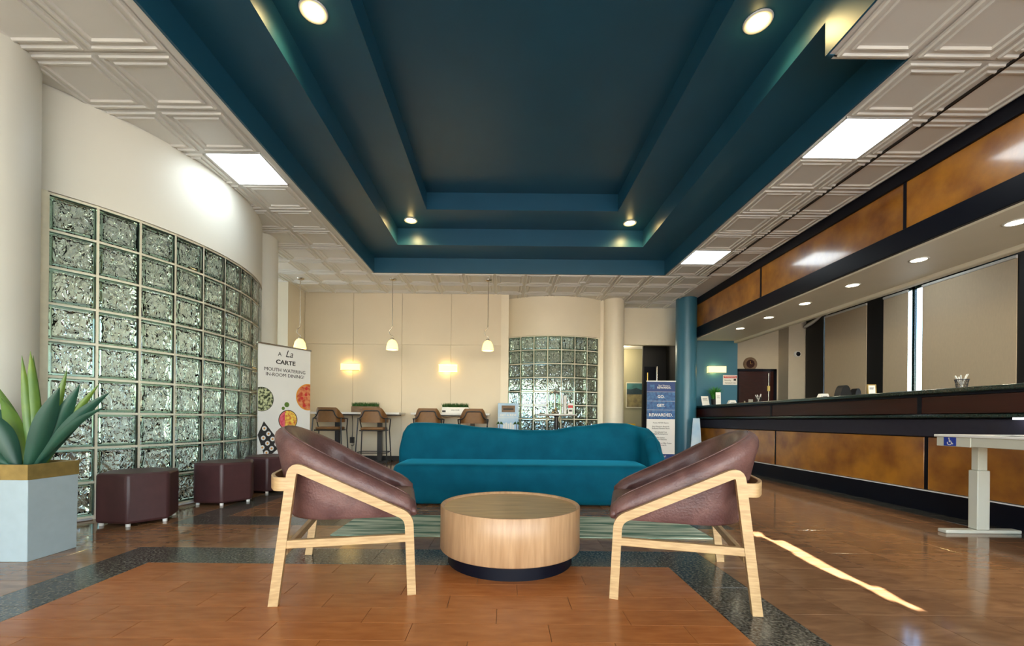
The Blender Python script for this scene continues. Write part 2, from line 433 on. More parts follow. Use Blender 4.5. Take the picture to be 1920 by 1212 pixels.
for cx, q in xcells:
    if BX0 < cx < BX1: piece('granite_tile', gm, (cx, WY1 + P/2, 0), floor_, scale=(q, 1, 1))
for j in range(6):
    piece('granite_tile', gm, (BX1 - P/2, WY1 - P*(j+.5), 0), floor_)
    piece('granite_tile', gm, (WX0 - P/2, WY1 - P*(j+.5), 0), floor_)

# ------------------------------------------------------------------ curved glass block walls
def arc_pt(cx, cy, R, a): return (cx + R*math.cos(a), cy + R*math.sin(a))
def block_mesh(w_, h_, d_):
    mb = MB(); b = .006
    def rect(a, c, y): return [(-a, y, -c), (a, y, -c), (a, y, c), (-a, y, c)]
    mb.loft([rect(w_/2-b, h_/2-b, -d_/2), rect(w_/2, h_/2, -d_/2+b), rect(w_/2, h_/2, d_/2-b), rect(w_/2-b, h_/2-b, d_/2)])
    me = bpy.data.meshes.new('glass_block'); me.from_pydata(mb.v, [], mb.f); me.materials.append(M['glassblock'])
    bm = bmesh.new(); bm.from_mesh(me); bmesh.ops.recalc_face_normals(bm, faces=bm.faces); bm.to_mesh(me); bm.free(); return me
BP = .2885; ZT = 2.62
GB = block_mesh(.269, .269, .075)
def curved_wall(cx, cy, R, a_start, sgn, cols, rows, wname, hname, hmat, fascia_out=.0):
    da = BP/R*sgn
    aj = [a_start + da*i for i in range(cols+1)]
    mort = MB(); hw = .0098
    z0 = ZT - BP*rows
    def bar(a0, a1, z0_, z1_, r0, r1, n=1):
        secs = []
        for k in range(n+1):
            a = a0 + (a1-a0)*k/n; c, s = math.cos(a), math.sin(a)
            secs.append([(cx+r0*c, cy+r0*s, z0_), (cx+r1*c, cy+r1*s, z0_), (cx+r1*c, cy+r1*s, z1_), (cx+r0*c, cy+r0*s, z1_)])
        mort.loft(secs)
    for a in aj: bar(a - hw/R, a + hw/R, 0, ZT+.01, R-.066, R-.006)
    for k in range(rows+1): bar(aj[0], aj[-1], z0 + BP*k - hw, z0 + BP*k + hw, R-.064, R-.008, cols)
    e = .045/R*sgn
    bar(aj[0]-e, aj[0], 0, ZT+.02, R-.09, R+.004); bar(aj[-1], aj[-1]+e, 0, ZT+.02, R-.09, R+.004)
    wo = struct(mort.build(wname, 'mortar'))
    for i in range(cols):
        am = (aj[i]+aj[i+1])/2
        for k in range(rows):
            x, y = arc_pt(cx, cy, R-.0375, am)
            piece('glass_block', GB, (x, y, z0 + BP*(k+.5)), wo, rz=am - PI/2)
    hd = MB(); secs = []; n = 48
    for k in range(n+1):
        a = aj[0]-e + (aj[-1]+e - aj[0] + e)*k/n; c, s = math.cos(a), math.sin(a)
        secs.append([(cx+(R-.14)*c, cy+(R-.14)*s, ZT+.012), (cx+(R+.006)*c, cy+(R+.006)*s, ZT+.012), (cx+(R+.006)*c, cy+(R+.006)*s, ZC+.004), (cx+(R-.14)*c, cy+(R-.14)*s, ZC+.004)])
    hd.loft(secs); struct(hd.build(hname, hmat, smooth=True, ang=40))
    return aj
a0 = math.atan2(3.287-4.70, -3.589+5.21)
curved_wall(-5.21, 4.70, 2.15, a0, 1, 11, 9, 'window_1', 'wall_left', 'wallwhite')
bR = 1.80; bcx, bcy = 1.09, 8.69 + bR
aL = math.radians(270) - 3.60*BP/bR
curved_wall(bcx, bcy, bR, aL, 1, 7.0 and 7, 9, 'window_2', 'wall_back_curved', 'cream')
# ------------------------------------------------------------------ columns
def column(x, y, r, m, label):
    o = MB().lathe([(0, 0), (r, 0), (r, ZC+.004), (0, ZC+.004)], 48).build('column', m, loc=(x, y, 0), smooth=True, ang=40)
    return tag(o, label, 'column')
column(-3.75, 2.90, .36, 'wallwhite', 'round cream white column at the left edge beside the glass block wall')
column(-3.65, 6.02, .35, 'wallwhite', 'round white column behind the food banner at the far end of glass block wall')
column(2.36, 9.02, .225, 'cream', 'round cream column between the back glass blocks and corridor opening')
column(3.86, 8.86, .21, 'tealwall', 'round teal blue column at the far end of reception desk')
# ------------------------------------------------------------------ walls
wb = struct(MB().box(-4.09, -.06, 8.62, 8.78, 0, ZC+.004).build('wall_back', 'cream'))
xs = [-4.085, -3.09, -2.09, -1.08, -.055]
for i in range(4):
    MB().box(xs[i]+.003, xs[i+1]-.003, 8.60, 8.62, .10, 2.385).build('wall_panel', 'backpaint', wb)
    MB().box(xs[i]+.003, xs[i+1]-.003, 8.60, 8.62, 2.391, ZC).build('wall_panel', 'backpaint', wb)
struct(MB().box(-4.08, -.06, 8.585, 8.60, 0, .10).build('baseboard_back', 'blackmat'))
struct(MB().box(-5.6, -4.09, 7.93, 8.78, 0, ZC+.004).build('wall_left_end', 'cream'))
struct(MB().box(-8.2, -3.62, 6.10, 6.22, 0, ZC+.004).build('wall_left_return', 'wallwhite'))
struct(MB().box(-3.95, -3.80, -2.2, 2.9, 0, ZC+.004).build('wall_left_front', 'cream'))
struct(MB().box(2.3, 4.0, 9.55, 9.67, 2.60, ZC+.004).build('wall_back_lintel', 'cream'))
struct(MB().box(-.06, .1, 8.62, 10.4, 0, ZC+.004).build('wall_back_return', 'cream'))
# corridor beyond the opening
struct(MB().box(2.2, 4.2, 11.0, 11.1, 0, 3.0).box(2.2, 2.32, 9.6, 11.0, 0, 3.0).build('wall_corridor', 'olive'))
struct(MB().box(3.43, 4.5, 10.3, 10.36, 0, 3.0).box(4.0, 4.1, 9.2, 10.4, 0, 3.0).build('wall_corridor_right', 'blackmat'))
struct(MB().box(2.2, 4.1, 9.67, 11.1, 2.75, 2.85).build('ceiling_corridor', 'tile'))
d2 = struct(MB().box(3.46, 3.72, 10.26, 10.3, .02, 2.2).build('door_2', 'black'))
MB().tube([(3.53, 10.24, .95), (3.53, 10.24, 2.05)], .014).build('door_handle', 'brass', d2)
MB().tube([(3.75, 10.22, .95), (3.75, 10.22, 2.2)], .014).build('door_handle', 'chrome', d2)
# teal wall, office walls
struct(MB().box(3.9, 5.03, 9.0, 9.12, 0, ZC).box(4.93, 5.03, 9.12, 9.9, 0, ZC).build('wall_teal', 'tealwall'))
struct(MB().box(5.0, 6.52, 9.9, 10.0, 0, ZC).build('wall_office_back', 'beigewall'))
struct(MB().box(6.50, 7.1, 9.55, 10.0, 0, ZC).build('wall_office_pilaster', 'beigewall'))
wr = struct(MB().box(6.92, 7.1, -2.2, 9.55, 0, .55).box(6.92, 7.1, -2.2, 9.55, 3.2, ZC).box(6.92, 7.1, -2.2, 5.5, .55, 3.2).box(6.92, 7.1, 9.0, 9.55, .55, 3.2).box(6.92, 7.1, 7.62, 7.95, .55, 3.2).build('wall_right', 'beigewall'))
struct(MB().box(6.875, 6.918, 9.0, 9.52, .9, 3.2).build('trim_2', 'blackmat'))
struct(MB().box(6.868, 6.918, 7.53, 7.94, .9, 3.2).build('trim_3', 'blackmat'))
struct(MB().box(6.868, 6.918, 5.0, 5.64, .9, 3.2).build('trim_4', 'blackmat'))
w3 = struct(MB().box(6.97, 7.01, 7.105, 7.15, .55, 3.2).box(6.97, 7.01, 5.5, 7.62, .55, .60).box(6.97, 7.01, 5.5, 7.62, 3.15, 3.2).box(6.97, 7.01, 5.5, 5.55, .6, 3.15).box(6.97, 7.01, 7.57, 7.62, .6, 3.15).build('window_3', 'green_edge'))
MB().box(6.985, 6.993, 5.55, 7.105, .6, 3.15).build('pane', 'clear', w3); MB().box(6.985, 6.993, 7.15, 7.57, .6, 3.15).build('pane', 'clear', w3)
w4 = struct(MB().box(6.97, 7.01, 7.95, 9.0, .55, .60).box(6.97, 7.01, 7.95, 9.0, 3.15, 3.2).box(6.97, 7.01, 7.95, 8.0, .6, 3.15).box(6.97, 7.01, 8.95, 9.0, .6, 3.15).build('window_4', 'green_edge'))
MB().box(6.985, 6.993, 8.0, 8.95, .6, 3.15).build('pane', 'clear', w4)
def blind(y0, y1, label):
    t = thing('roller_blind', label, 'blind', (6.86, (y0+y1)/2, 3.1))
    hw = (y1-y0)/2
    MB().box(-.006, .006, -hw, hw, -2.35, 0).build('fabric', 'blind', t)
    MB().tube([(.0, -hw, .02), (0, hw, .02)], .025).build('roller', 'white', t)
    MB().box(-.012, .012, -hw, hw, -2.38, -2.35).build('bottom_rail', 'white', t)
blind(5.60, 6.86, 'widest beige roller blind in the office window, right of the bright gap')
blind(7.11, 7.56, 'narrow beige roller blind left of the bright gap behind reception')
blind(7.915, 8.935, 'beige roller blind between the two black strips behind the reception desk')
# draped white cloth at the top of the black strip
mb = MB(); secs = []
for k in range(9):
    t_ = k/8; y = 9.52 - .52*t_; z = 3.02 + .17*t_ - .035*math.sin(PI*t_)
    secs.append([(6.80, y, z), (6.83, y, z + .05 + .02*math.sin(5*t_)), (6.86, y, z+.02), (6.86, y, z-.01)])
tag(mb.loft(secs).build('hanging_cloth', 'white', smooth=True), 'gathered white cloth hanging over the top of the black window strip', 'cloth')
# office door
d1 = struct(MB().box(5.55, 6.37, 9.87, 9.9, 0, 2.06).build('door_1', 'darkred'))
MB().box(5.48, 5.55, 9.86, 9.905, 0, 2.12).build('door_frame', 'black', d1); MB().box(6.37, 6.44, 9.86, 9.905, 0, 2.12).build('door_frame', 'black', d1)
MB().box(5.48, 6.44, 9.86, 9.905, 2.06, 2.12).build('door_frame', 'black', d1)
MB().box(6.22, 6.28, 9.855, 9.872, 1.60, 1.72).build('hinge', 'brass', d1); MB().box(6.24, 6.255, 9.858, 9.87, 1.2, 2.02).build('edge_strip', 'chrome', d1)
MB().box(5.78, 5.88, 9.855, 9.87, 1.30, 1.40).build('keypad', 'greywhite', d1)
MB().box(5.66, 5.69, 9.84, 9.87, 1.15, 1.36).build('handle', 'chrome', d1)
# adjoining vestibule seen through the left glass blocks
struct(MB().box(-8.2, -8.05, 2.0, 6.1, 0, .5).box(-8.2, -8.05, 2.0, 6.1, 2.5, ZC).box(-8.2, -8.05, 2.0, 2.4, .5, 2.5).box(-8.2, -8.05, 3.9, 4.6, .5, 2.5).box(-8.2, -8.05, 5.9, 6.1, .5, 2.5).build('wall_vestibule', 'olive'))
struct(MB().box(-6.6, -6.1, 4.6, 5.1, 0, 2.3).build('wall_vestibule_pier', 'brick'))
struct(MB().box(-8.1, -3.9, 2.0, 2.1, 0, .9).box(-8.1, -3.9, 2.0, 2.1, 2.6, ZC).build('wall_vestibule_front', 'beigewall'))
struct(MB().box(2.02, 2.2, 8.98, 9.1, 0, ZC).build('wall_back_infill', 'cream'))
struct(MB().box(-.1, .45, 10.45, 10.55, 0, ZC).box(1.6, 2.3, 10.45, 10.55, 0, ZC).box(1.15, 1.6, 10.45, 10.55, 0, ZC).box(.45, 1.15, 10.45, 10.55, 0, 1.0).box(.45, 1.15, 10.45, 10.55, 1.7, ZC).build('wall_far', 'beigewall'))
# added unseen slab that blocks the sun, slotted for one floor strip
mask = MB(); zc0, zc1 = 3.46, 3.52; back = zc0/math.tan(SUN_EL)
segs = [(3.31, 1.98, 2.06, 3.07, 1.90, 1.98), (3.07, 1.98, 2.065, 2.77, 1.955, 2.03), (2.77, 1.94, 2.03, 2.50, 1.905, 1.99), (2.50, 1.905, 1.985, 2.225, 1.90, 1.957), (2.225, 1.94, 2.02, 1.95, 1.90, 1.955), (1.95, 1.94, 2.005, 1.85, 1.93, 1.99)]
mask.box(-14, 1.9, -9, -2.2, zc0, zc1); mask.box(2.1, 14, -9, -2.2, zc0, zc1)
mask.box(1.9, 2.1, segs[0][0]-back, -2.2, zc0, zc1); mask.box(1.9, 2.1, -9, segs[-1][3]-back, zc0, zc1)
for ya, la, ra, yb, lb, rb in segs:
    la, lb, ra, rb = la-.012, lb-.012, ra+.014, rb+.014
    mask.prism([(1.8, yb-back), (lb, yb-back), (la, ya-back), (1.8, ya-back)], zc0, zc1); mask.prism([(2.2, yb-back), (rb, yb-back), (ra, ya-back), (2.2, ya-back)], zc0, zc1)
struct(mask.build('sun_mask', 'white'))

# ------------------------------------------------------------------ reception desk
FX, FE, FN = 4.05, 8.95, .6
PY = [9.0, 6.65, 4.27, 1.89, .6]
desk = thing('reception_desk', 'long dark reception desk with amber lacquer panels and green stone counter', 'reception desk', (4.4, 5, 0))
def dbox(name, m, x0, x1, y0, y1, z0, z1, **k):
    return MB().box(x0-4.4, x1-4.4, y0-5, y1-5, z0, z1).build(name, m, desk, **k)
dbox('carcass', 'blackmat', 4.21, 4.9, FN, FE, .0, 1.15)
dbox('kickboard', 'black', 4.195, 4.21, FN, FE, 0, .205)
dbox('kick_trim', 'white', 4.15, 4.21, FN, FE, .207, .217)
ends = [FE, 6.40, 4.12, 1.83, FN]
for i in range(4):
    dbox('amber_panel', 'amber', 4.165, 4.21, ends[i+1]+.02, ends[i]-.02, .222, .735, bevel=.004)
    dbox('panel_divider', 'black', 4.17, 4.21, ends[i+1]-.02, ends[i+1]+.02, .22, .74)
dbox('dark_pad', 'navy', 4.15, 4.21, FN, FE, .742, .915, bevel=.008)
dbox('ledge', 'green_edge', 4.05, 4.24, FN, FE+.04, .925, .955, bevel=.006)
dbox('under_ledge_light', 'glowstrip', 4.09, 4.115, FN, 3.36, .908, .924)
for i in range(4):
    dbox('red_panel', 'darkred', 4.10, 4.16, ends[i+1]+.02, ends[i]-.02, .965, 1.125)
    dbox('panel_divider', 'black', 4.095, 4.16, ends[i+1]-.02, ends[i+1]+.02, .957, 1.135)
dbox('upper_rail', 'black', 4.09, 4.16, FN, FE+.02, 1.128, 1.150)
dbox('countertop', 'green_edge', 4.05, 4.95, FN, FE+.05, 1.150, 1.195, bevel=.012, seg=3)
# ------------------------------------------------------------------ bulkhead above the desk
bk = thing('reception_bulkhead', 'long black framed bulkhead with glossy amber panels hanging over the reception desk', 'bulkhead', (4.5, 5, 2.6))
def bbox(name, m, x0, x1, y0, y1, z0, z1, **k):
    return MB().box(x0-4.5, x1-4.5, y0-5, y1-5, z0-2.6, z1-2.6).build(name, m, bk, **k)
bbox('core', 'blackmat', 4.10, 5.0, FN, FE, 2.66, ZC-.002)
bbox('top_rail', 'black', 4.03, 4.10, FN, FE, 3.31, ZC-.002, bevel=.006)
bbox('bottom_rail', 'black', 4.02, 4.10, FN, FE, 2.62, 2.83, bevel=.006)
ub = [FE, 6.61, 4.24, 1.87, FN]
for i in range(4):
    bbox('amber_panel', 'amber', 4.055, 4.10, ub[i+1]+.014, ub[i]-.014, 2.832, 3.308)
    bbox('panel_divider', 'black', 4.045, 4.10, ub[i+1]-.014, ub[i+1]+.014, 2.83, 3.31)
bbox('end_stile', 'black', 4.04, 5.0, FE, FE+.05, 2.62, ZC-.002)
bbox('soffit', 'cream', 4.06, 5.02, FN, FE, 2.60, 2.66)
bbox('soffit_lip', 'cream', 4.95, 5.05, FN, FE+.1, 2.555, 2.70, bevel=.02, seg=3)
ordn = ['nearest the teal column', 'second from the teal column', 'third from the teal column', 'fourth from the teal column', 'fifth from the teal column', 'sixth from the teal column, at the right edge', 'seventh from the teal column, outside the frame', 'eighth from the teal column, outside the frame']
def lamp(kind, loc, parent, energy, color, size=.08, spot=1.9, blend=.6):
    ld = bpy.data.lights.new('bulb', kind); ld.energy = energy; ld.color = color
    if kind in ('SPOT', 'POINT'): ld.shadow_soft_size = size
    if kind == 'SPOT': ld.spot_size = spot; ld.spot_blend = blend
    ld.energy *= 1.0
    o = bpy.data.objects.new('bulb', ld); COL.objects.link(o); o.parent = parent; o.location = loc; return o
for i, y in enumerate([7.75, 6.92, 6.09, 5.26, 4.42, 3.58, 2.74, 1.9]):
    t = thing('soffit_downlight', 'round downlight in the desk soffit, ' + ordn[i], 'downlight', (4.375, y, 2.60), group='soffit downlights')
    MB().lathe([(.064, -.0005), (.066, -.006), (.082, -.006), (.084, -.0005)], 28).build('trim_ring', 'white', t, smooth=True)
    MB().lathe([(0, -.003), (.064, -.003), (.064, -.0005)], 28).build('lens', 'glowsoffit', t)
    lamp('SPOT', (0, 0, -.03), t, 22, (1, .85, .6), .05, 2.4, .8)

# ------------------------------------------------------------------ ceiling lamps
def led(x, y, label):
    t = thing('ceiling_light', label, 'ceiling light', (x, y, ZC), group='square ceiling light panels')
    a = T/2
    MB().box(-a+.002, a-.002, -a+.002, -a+.014, -.010, .004).box(-a+.002, a-.002, a-.014, a-.002, -.010, .004).box(-a+.002, -a+.014, -a, a, -.010, .004).box(a-.014, a-.002, -a, a, -.010, .004).build('frame', 'white', t)
    MB().box(-a+.014, a-.014, -a+.014, a-.014, -.007, .003).build('diffuser', 'glowpanel', t)
led(-2.39 - T/2, YG(1) + T/2, 'glowing square ceiling panel on the left, above the glass block wall')
led(2.87 + T/2, YG(0) + T/2, 'larger looking glowing square ceiling panel on the right, nearer the camera')
led(2.87 + T/2, YG(5) + T/2, 'smaller looking glowing square ceiling panel on the right, farther back')
t = thing('corridor_fill', 'added round fill lamp inside the corridor behind the rewards banner', 'ceiling light', (2.9, 10.5, 2.75))  # invented lamp, added to brighten the corridor wall and painting
MB().lathe([(0, -.05), (.10, -.045), (.14, -.02), (.14, -.001), (0, -.001)], 24).build('diffuser', 'glowsoffit', t, smooth=True)
lamp('POINT', (0, 0, -.12), t, 18, (1, .85, .6), .06)
led(1.0, 9.9, 'added square fill light panel in the room behind the curved back glass blocks')  # added light source that brightens the space behind the blocks
led(6.0, 6.6, 'added unseen square light panel in the office behind the bulkhead, farther one')  # out-of-view panel, added to brighten the blinds
led(6.0, 4.0, 'added unseen square light panel in the office behind the bulkhead, nearer one')  # another added, unseen office panel lighting the blinds
led(-2.39 - T/2, YG(-4) + T/2, 'glowing square ceiling panel on the left, behind the camera')
led(2.87 + T/2, YG(-5) + T/2, 'glowing square ceiling panel on the right, behind the camera')
for x, y, l in ((-1.478, 3.2, 'near left'), (1.95, 3.25, 'near right'), (-1.475, 6.56, 'far left'), (1.965, 6.58, 'far right')):
    t = thing('coffer_downlight', 'warm round downlight in the teal stepped ceiling, %s of the four' % l, 'downlight', (x, y, Z2))
    MB().lathe([(.075, .012), (.075, -.004), (.098, -.012), (.105, -.004), (.105, 0)], 32).build('trim_ring', 'white', t, smooth=True)
    MB().lathe([(0, -.014), (.05, -.012), (.075, -.002)], 32).build('lens', 'glowdown', t, smooth=True)
    lamp('SPOT', (0, 0, -.06), t, 14, (1, .74, .30), .06, 2.7, .5)
    lamp('POINT', (0, 0, -.07), t, .7, (1, .72, .25), .04)
tag(MB().lathe([(0, -.025), (.05, -.025), (.065, -.01), (.065, 0), (0, 0)], 24).build('smoke_detector', 'white', loc=(onz(1093, 530, ZC).x, onz(1093, 530, ZC).y, ZC), smooth=True, ang=40), 'small white smoke detector on the tiled ceiling near the back wall', 'smoke detector')
for (u, nm) in ((565, 'leftmost of three, above the food banner'), (738, 'middle of three, between the two wall lamps'), (916, 'rightmost of three, beside the curved glass block wall')):
    p = onz(u, 523 + (u-565)*.014, ZC)
    t = thing('pendant_lamp', 'amber glass pendant lamp, ' + nm, 'pendant lamp', (p.x, 7.75, ZC), group='pendant lamps')
    MB().lathe([(0, -.03), (.03, -.03), (.065, -.012), (.065, 0)], 24).build('canopy', 'chrome', t, smooth=True)
    MB().tube([(0, 0, -.02), (0, 0, -.86)], .006, 6).build('rod', 'chrome', t)
    pts = fillet([(0, 0, -.84), (.0, 0, -.90), (-.06, 0, -.95), (-.055, 0, -1.02), (.02, 0, -1.06), (.0, 0, -1.10)], .05, 5)
    MB().tube(pts, .008, 6).build('curved_wire', 'chrome', t, smooth=True)
    MB().lathe([(0, -1.09), (.03, -1.095), (.035, -1.12), (.03, -1.125)], 16).build('cap', 'chrome', t, smooth=True)
    MB().lathe([(.025, -1.12), (.06, -1.14), (.09, -1.19), (.107, -1.27), (.108, -1.31), (.098, -1.31), (.095, -1.26), (.06, -1.16), (.02, -1.13)], 28).build('shade', 'glowpend', t, smooth=True)
    lamp('POINT', (0, 0, -1.27), t, 3, (1, .72, .35), .04)
def sconce(x, y, z, label):
    t = thing('wall_lamp', label, 'wall lamp', (x, y, z), group='wall lamps')
    MB().box(-.08, .08, -.012, 0, -.05, .05).build('back_plate', 'chrome', t)
    MB().box(-.185, .185, -.10, -.095, -.066, .066).box(-.185, -.18, -.095, -.012, -.066, .066).box(.18, .185, -.095, -.012, -.066, .066).build('shade', 'glowsconce', t)
    for s_ in (-1, 1):
        MB().box(-.19, .19, -.104, -.092, s_*.070-.004, s_*.070+.004).build('rim', 'chrome', t)
    MB().tube([(0, -.02, 0), (0, -.06, 0)], .012).build('bracket', 'chrome', t)
    lamp('POINT', (-.03, -.06, 0.04), t, .7, (1, .62, .2), .02); lamp('POINT', (-.03, -.06, -0.04), t, .7, (1, .62, .2), .02)
p = at(659, 689, 8.6); sconce(p.x, 8.60, p.z, 'glowing rectangular wall lamp above the left bar table')
p = at(841, 692, 8.6); sconce(p.x, 8.60, p.z, 'glowing rectangular wall lamp above the right bar table')
p = at(1341, 694, 9.0); sconce(p.x, 9.0, p.z, 'glowing rectangular wall lamp on the teal wall behind the desk end')

# ------------------------------------------------------------------ armchairs
def armchair(label, loc, rz, mirror):
    """local x = forward, y = sideways; origin on floor under the middle of the legs"""
    t = thing('armchair', label, 'armchair', loc, rz, 'lounge armchairs')
    X0 = -.312
    path = fillet([(0, 0), (.077, .645), (.606, .386), (.623, 0)], .045, 6)
    for s_ in (-1, 1):
        mb = MB(); ya, yb = s_*.392, s_*.358
        L, Rr = ribbon([(p.x, p.y) for p in [Vector((a[0], a[1])) for a in path]], .042)
        secs = [[(a.x+X0, ya, max(a.y, 0)), (a.x+X0, yb, max(a.y, 0)), (b.x+X0, yb, max(b.y, 0)), (b.x+X0, ya, max(b.y, 0))] for a, b in zip(L, Rr)]
        mb.loft(secs); mb.build('side_frame', 'oak', t, bevel=.004)
        MB().box(X0+.045, X0+.612, s_*.375-.014, s_*.375+.014, .262, .300).build('side_stretcher', 'oak', t, bevel=.003)
    MB().box(X0+.028, X0+.052, -.358, .358, .225, .262).build('rear_stretcher', 'oak', t, bevel=.003)
    # bent back rail
    pl = fillet([(.065, .375), (.005, .374), (-.048, .24), (-.06, 0), (-.048, -.24), (.005, -.374), (.065, -.375)], .12, 8)
    L, Rr = ribbon([(a[0], a[1]) for a in pl], .018); mb = MB()
    mb.loft([[(a.x+X0, a.y, .528), (a.x+X0, a.y, .592), (b.x+X0, b.y, .592), (b.x+X0, b.y, .528)] for a, b in zip(L, Rr)]); mb.build('back_rail', 'oak', t, bevel=.003)
    # upholstered shell: U-shaped wall swept around the back
    st = []; xf, xs_, hw, ax = .640, .27, .302, .22
    for k in range(12): st.append((xf - (xf-xs_)*k/12, hw, 0, 1, 0))
    for k in range(25):
        a = PI/2 + PI*k/24
        cc, ss = math.cos(a), math.sin(a); e_ = 2/2.7
        px, py = math.copysign(abs(cc)**e_, cc), math.copysign(abs(ss)**e_, ss)
        st.append((xs_ + ax*px, hw*py, math.copysign(abs(px)**1.7, px)*ax/ax, math.copysign(abs(py)**1.7, py), max(0, -px)))
    for k in range(1, 13): st.append((xs_ + (xf-xs_)*k/12, -hw, 0, -1, 0))
    secs = []; zb = .378
    for i, (x, y, nx, ny, bk_) in enumerate(st):
        ztop = .797 - .515*x + .052*bk_**2
        f = min(1, (min(i, len(st)-1-i))/3.0); f = math.sqrt(max(0, 1-(1-f)**2))
        if i in (0, len(st)-1): f = .25
        nl = math.hypot(nx/ax if nx else 0, ny/hw); n2 = Vector((nx/ax, ny/hw, 0)).normalized() if nx else Vector((0, ny, 0))
        th = .048*(.45 + .55*f)
        ztop = zb + (ztop - zb)*(.66 + .34*f)
        sec = []; hh = ztop - zb
        prof = [(-.80, 0), (-.9, .012), (-.9, .35*hh), (-.98, .6*hh)] + [(-1.05*math.cos(a), hh - .062 + .062*math.sin(a)) for a in [PI*q/8 for q in range(0, 9)]]
        prof2 = []
        for (o_, z) in [(.80, 0), (.92, .012), (.92, .30*hh), (1.06, max(.32*hh, hh-.11))] + [(1.16*math.cos(a), hh - .062 + .062*math.sin(a)) for a in [PI*q/9 for q in range(0, 10)]] + [(-.95, .5*hh), (-.9, .012), (-.8, 0)]:
            lean = .19*bk_*z
            sec.append(Vector((x + X0, y, zb + z)) + n2*(o_*th + lean))
        secs.append(sec)
    MB().loft(secs).build('shell', 'leather', t, smooth=True, ang=60)
    # piping along the crest
    cr = [Vector(sum((s_[6+2+q] for q in (0, 1)), Vector())/2) for s_ in secs]
    MB().tube([c + Vector((0, 0, .001)) for c in cr[1:-1]], .0035, 6).build('piping', 'leather', t, smooth=True)
    # seat cushion with a rounded nose
    mb = MB(); secs = []
    for k, x in enumerate([.02, .04, .1, .25, .40, .52, .60, .625, .640, .647, .645]):
        top = [.44, .445, .450, .452, .452, .448, .440, .434, .424, .410, .395][k]; bot = [.382]*6 + [.376, .372, .374, .380, .388]
        b_ = bot[k]; hwid = [.20, .25, .262, .27, .28, .30, .335, .345, .345, .338, .325][k]
        secs.append([(x+X0, hwid*math.copysign(abs(math.cos(a))**.35, math.cos(a)), (top+b_)/2 + (top-b_)/2*math.copysign(abs(math.sin(a))**.5, math.sin(a))) for a in [2*PI*q/20 for q in range(20)]])
    mb.loft(secs); mb.build('seat', 'leather', t, smooth=True, ang=70)
    return t
A = .9457
def mid(a, b): return ((a[0]+b[0])/2, (a[1]+b[1])/2)
nb, nf, fb = onz(512, 1135), onz(770, 1113), onz(580.6, 1040.5)
c = (nf + fb)/2; armchair('brown leather lounge armchair with pale oak frame, left of the round coffee table', (c.x, c.y, 0), math.atan2(nf.y-nb.y, nf.x-nb.x), 0)
nb, nf, fb = onz(1418, 1155), onz(1150, 1122), onz(1350, 1053)
c = (nf + fb)/2; armchair('brown leather lounge armchair with pale oak frame, right of the round coffee table', (c.x, c.y, 0), math.atan2(nf.y-nb.y, nf.x-nb.x), 0)

# ------------------------------------------------------------------ coffee table
t = thing('coffee_table', 'round drum coffee table in pale oak on a recessed black plinth', 'coffee table', (.05, 2.63, 0))
MB().lathe([(0, 0), (.385, 0), (.385, .085), (0, .085)], 64).build('plinth', 'black', t, smooth=True, ang=40)
MB().lathe([(0, .082), (.425, .082), (.432, .088), (.432, .340), (.428, .345), (.418, .345), (.412, .338), (.408, .330)], 72).build('drum', 'oakdrum', t, smooth=True, ang=50)
MB().lathe([(0, .331), (.409, .331)], 72).build('tray_top', 'oaktop', t, smooth=True)
# ------------------------------------------------------------------ rug
rx0, rx1, ry0, ry1 = -1.265, 1.56, 3.08, 3.74
mb = MB().box(-(rx1-rx0)/2, (rx1-rx0)/2, -(ry1-ry0)/2, (ry1-ry0)/2, 0, .010)
tag(mb.build('rug', 'rug', loc=((rx0+rx1)/2, (ry0+ry1)/2, 0), bevel=.004), 'long green and white streaked runner rug lying in front of the sofa', 'rug')
# ------------------------------------------------------------------ sofa
so_ = thing('sofa', 'teal velvet sofa with a wavy back curling round its right end', 'sofa', (.2, 4.6, 0))
def lp(x, y, z): return (x-.2, y-4.6, z)
out = fillet([(-1.14, 4.80, 0), (-1.14, 4.19, 0), (1.52, 4.19, 0), (1.58, 4.80, 0)], .22, 8)
poly = [(p.x-.2, p.y-4.6) for p in out] + [(1.40-.2, 4.98-4.6), (-1.05-.2, 4.98-4.6)]
secs = []
cx_ = sum(p[0] for p in poly)/len(poly); cy_ = sum(p[1] for p in poly)/len(poly)
def ins(d, z):
    r_ = []
    n_ = len(poly)
    for i in range(n_):
        a, b, c = Vector(poly[i-1]), Vector(poly[i]), Vector(poly[(i+1) % n_])
        e = (c - a).normalized(); nn = Vector((-e.y, e.x))
        if nn.dot(Vector((cx_, cy_)) - b) < 0: nn = -nn
        q = b + nn*d; r_.append((q.x, q.y, z))
    return r_
secs = [ins(.03, .015), ins(.012, .03), ins(0, .08), ins(0, .33), ins(.006, .36), ins(.022, .385), ins(.045, .400), ins(.08, .407), ins(.14, .41)]
MB().loft(secs).build('seat', 'velvet', so_, smooth=True, ang=50)
bp = fillet([(-1.20, 4.90, 0), (1.10, 4.93, 0), (1.66, 4.90, 0), (1.60, 4.30, 0)], .34, 12)
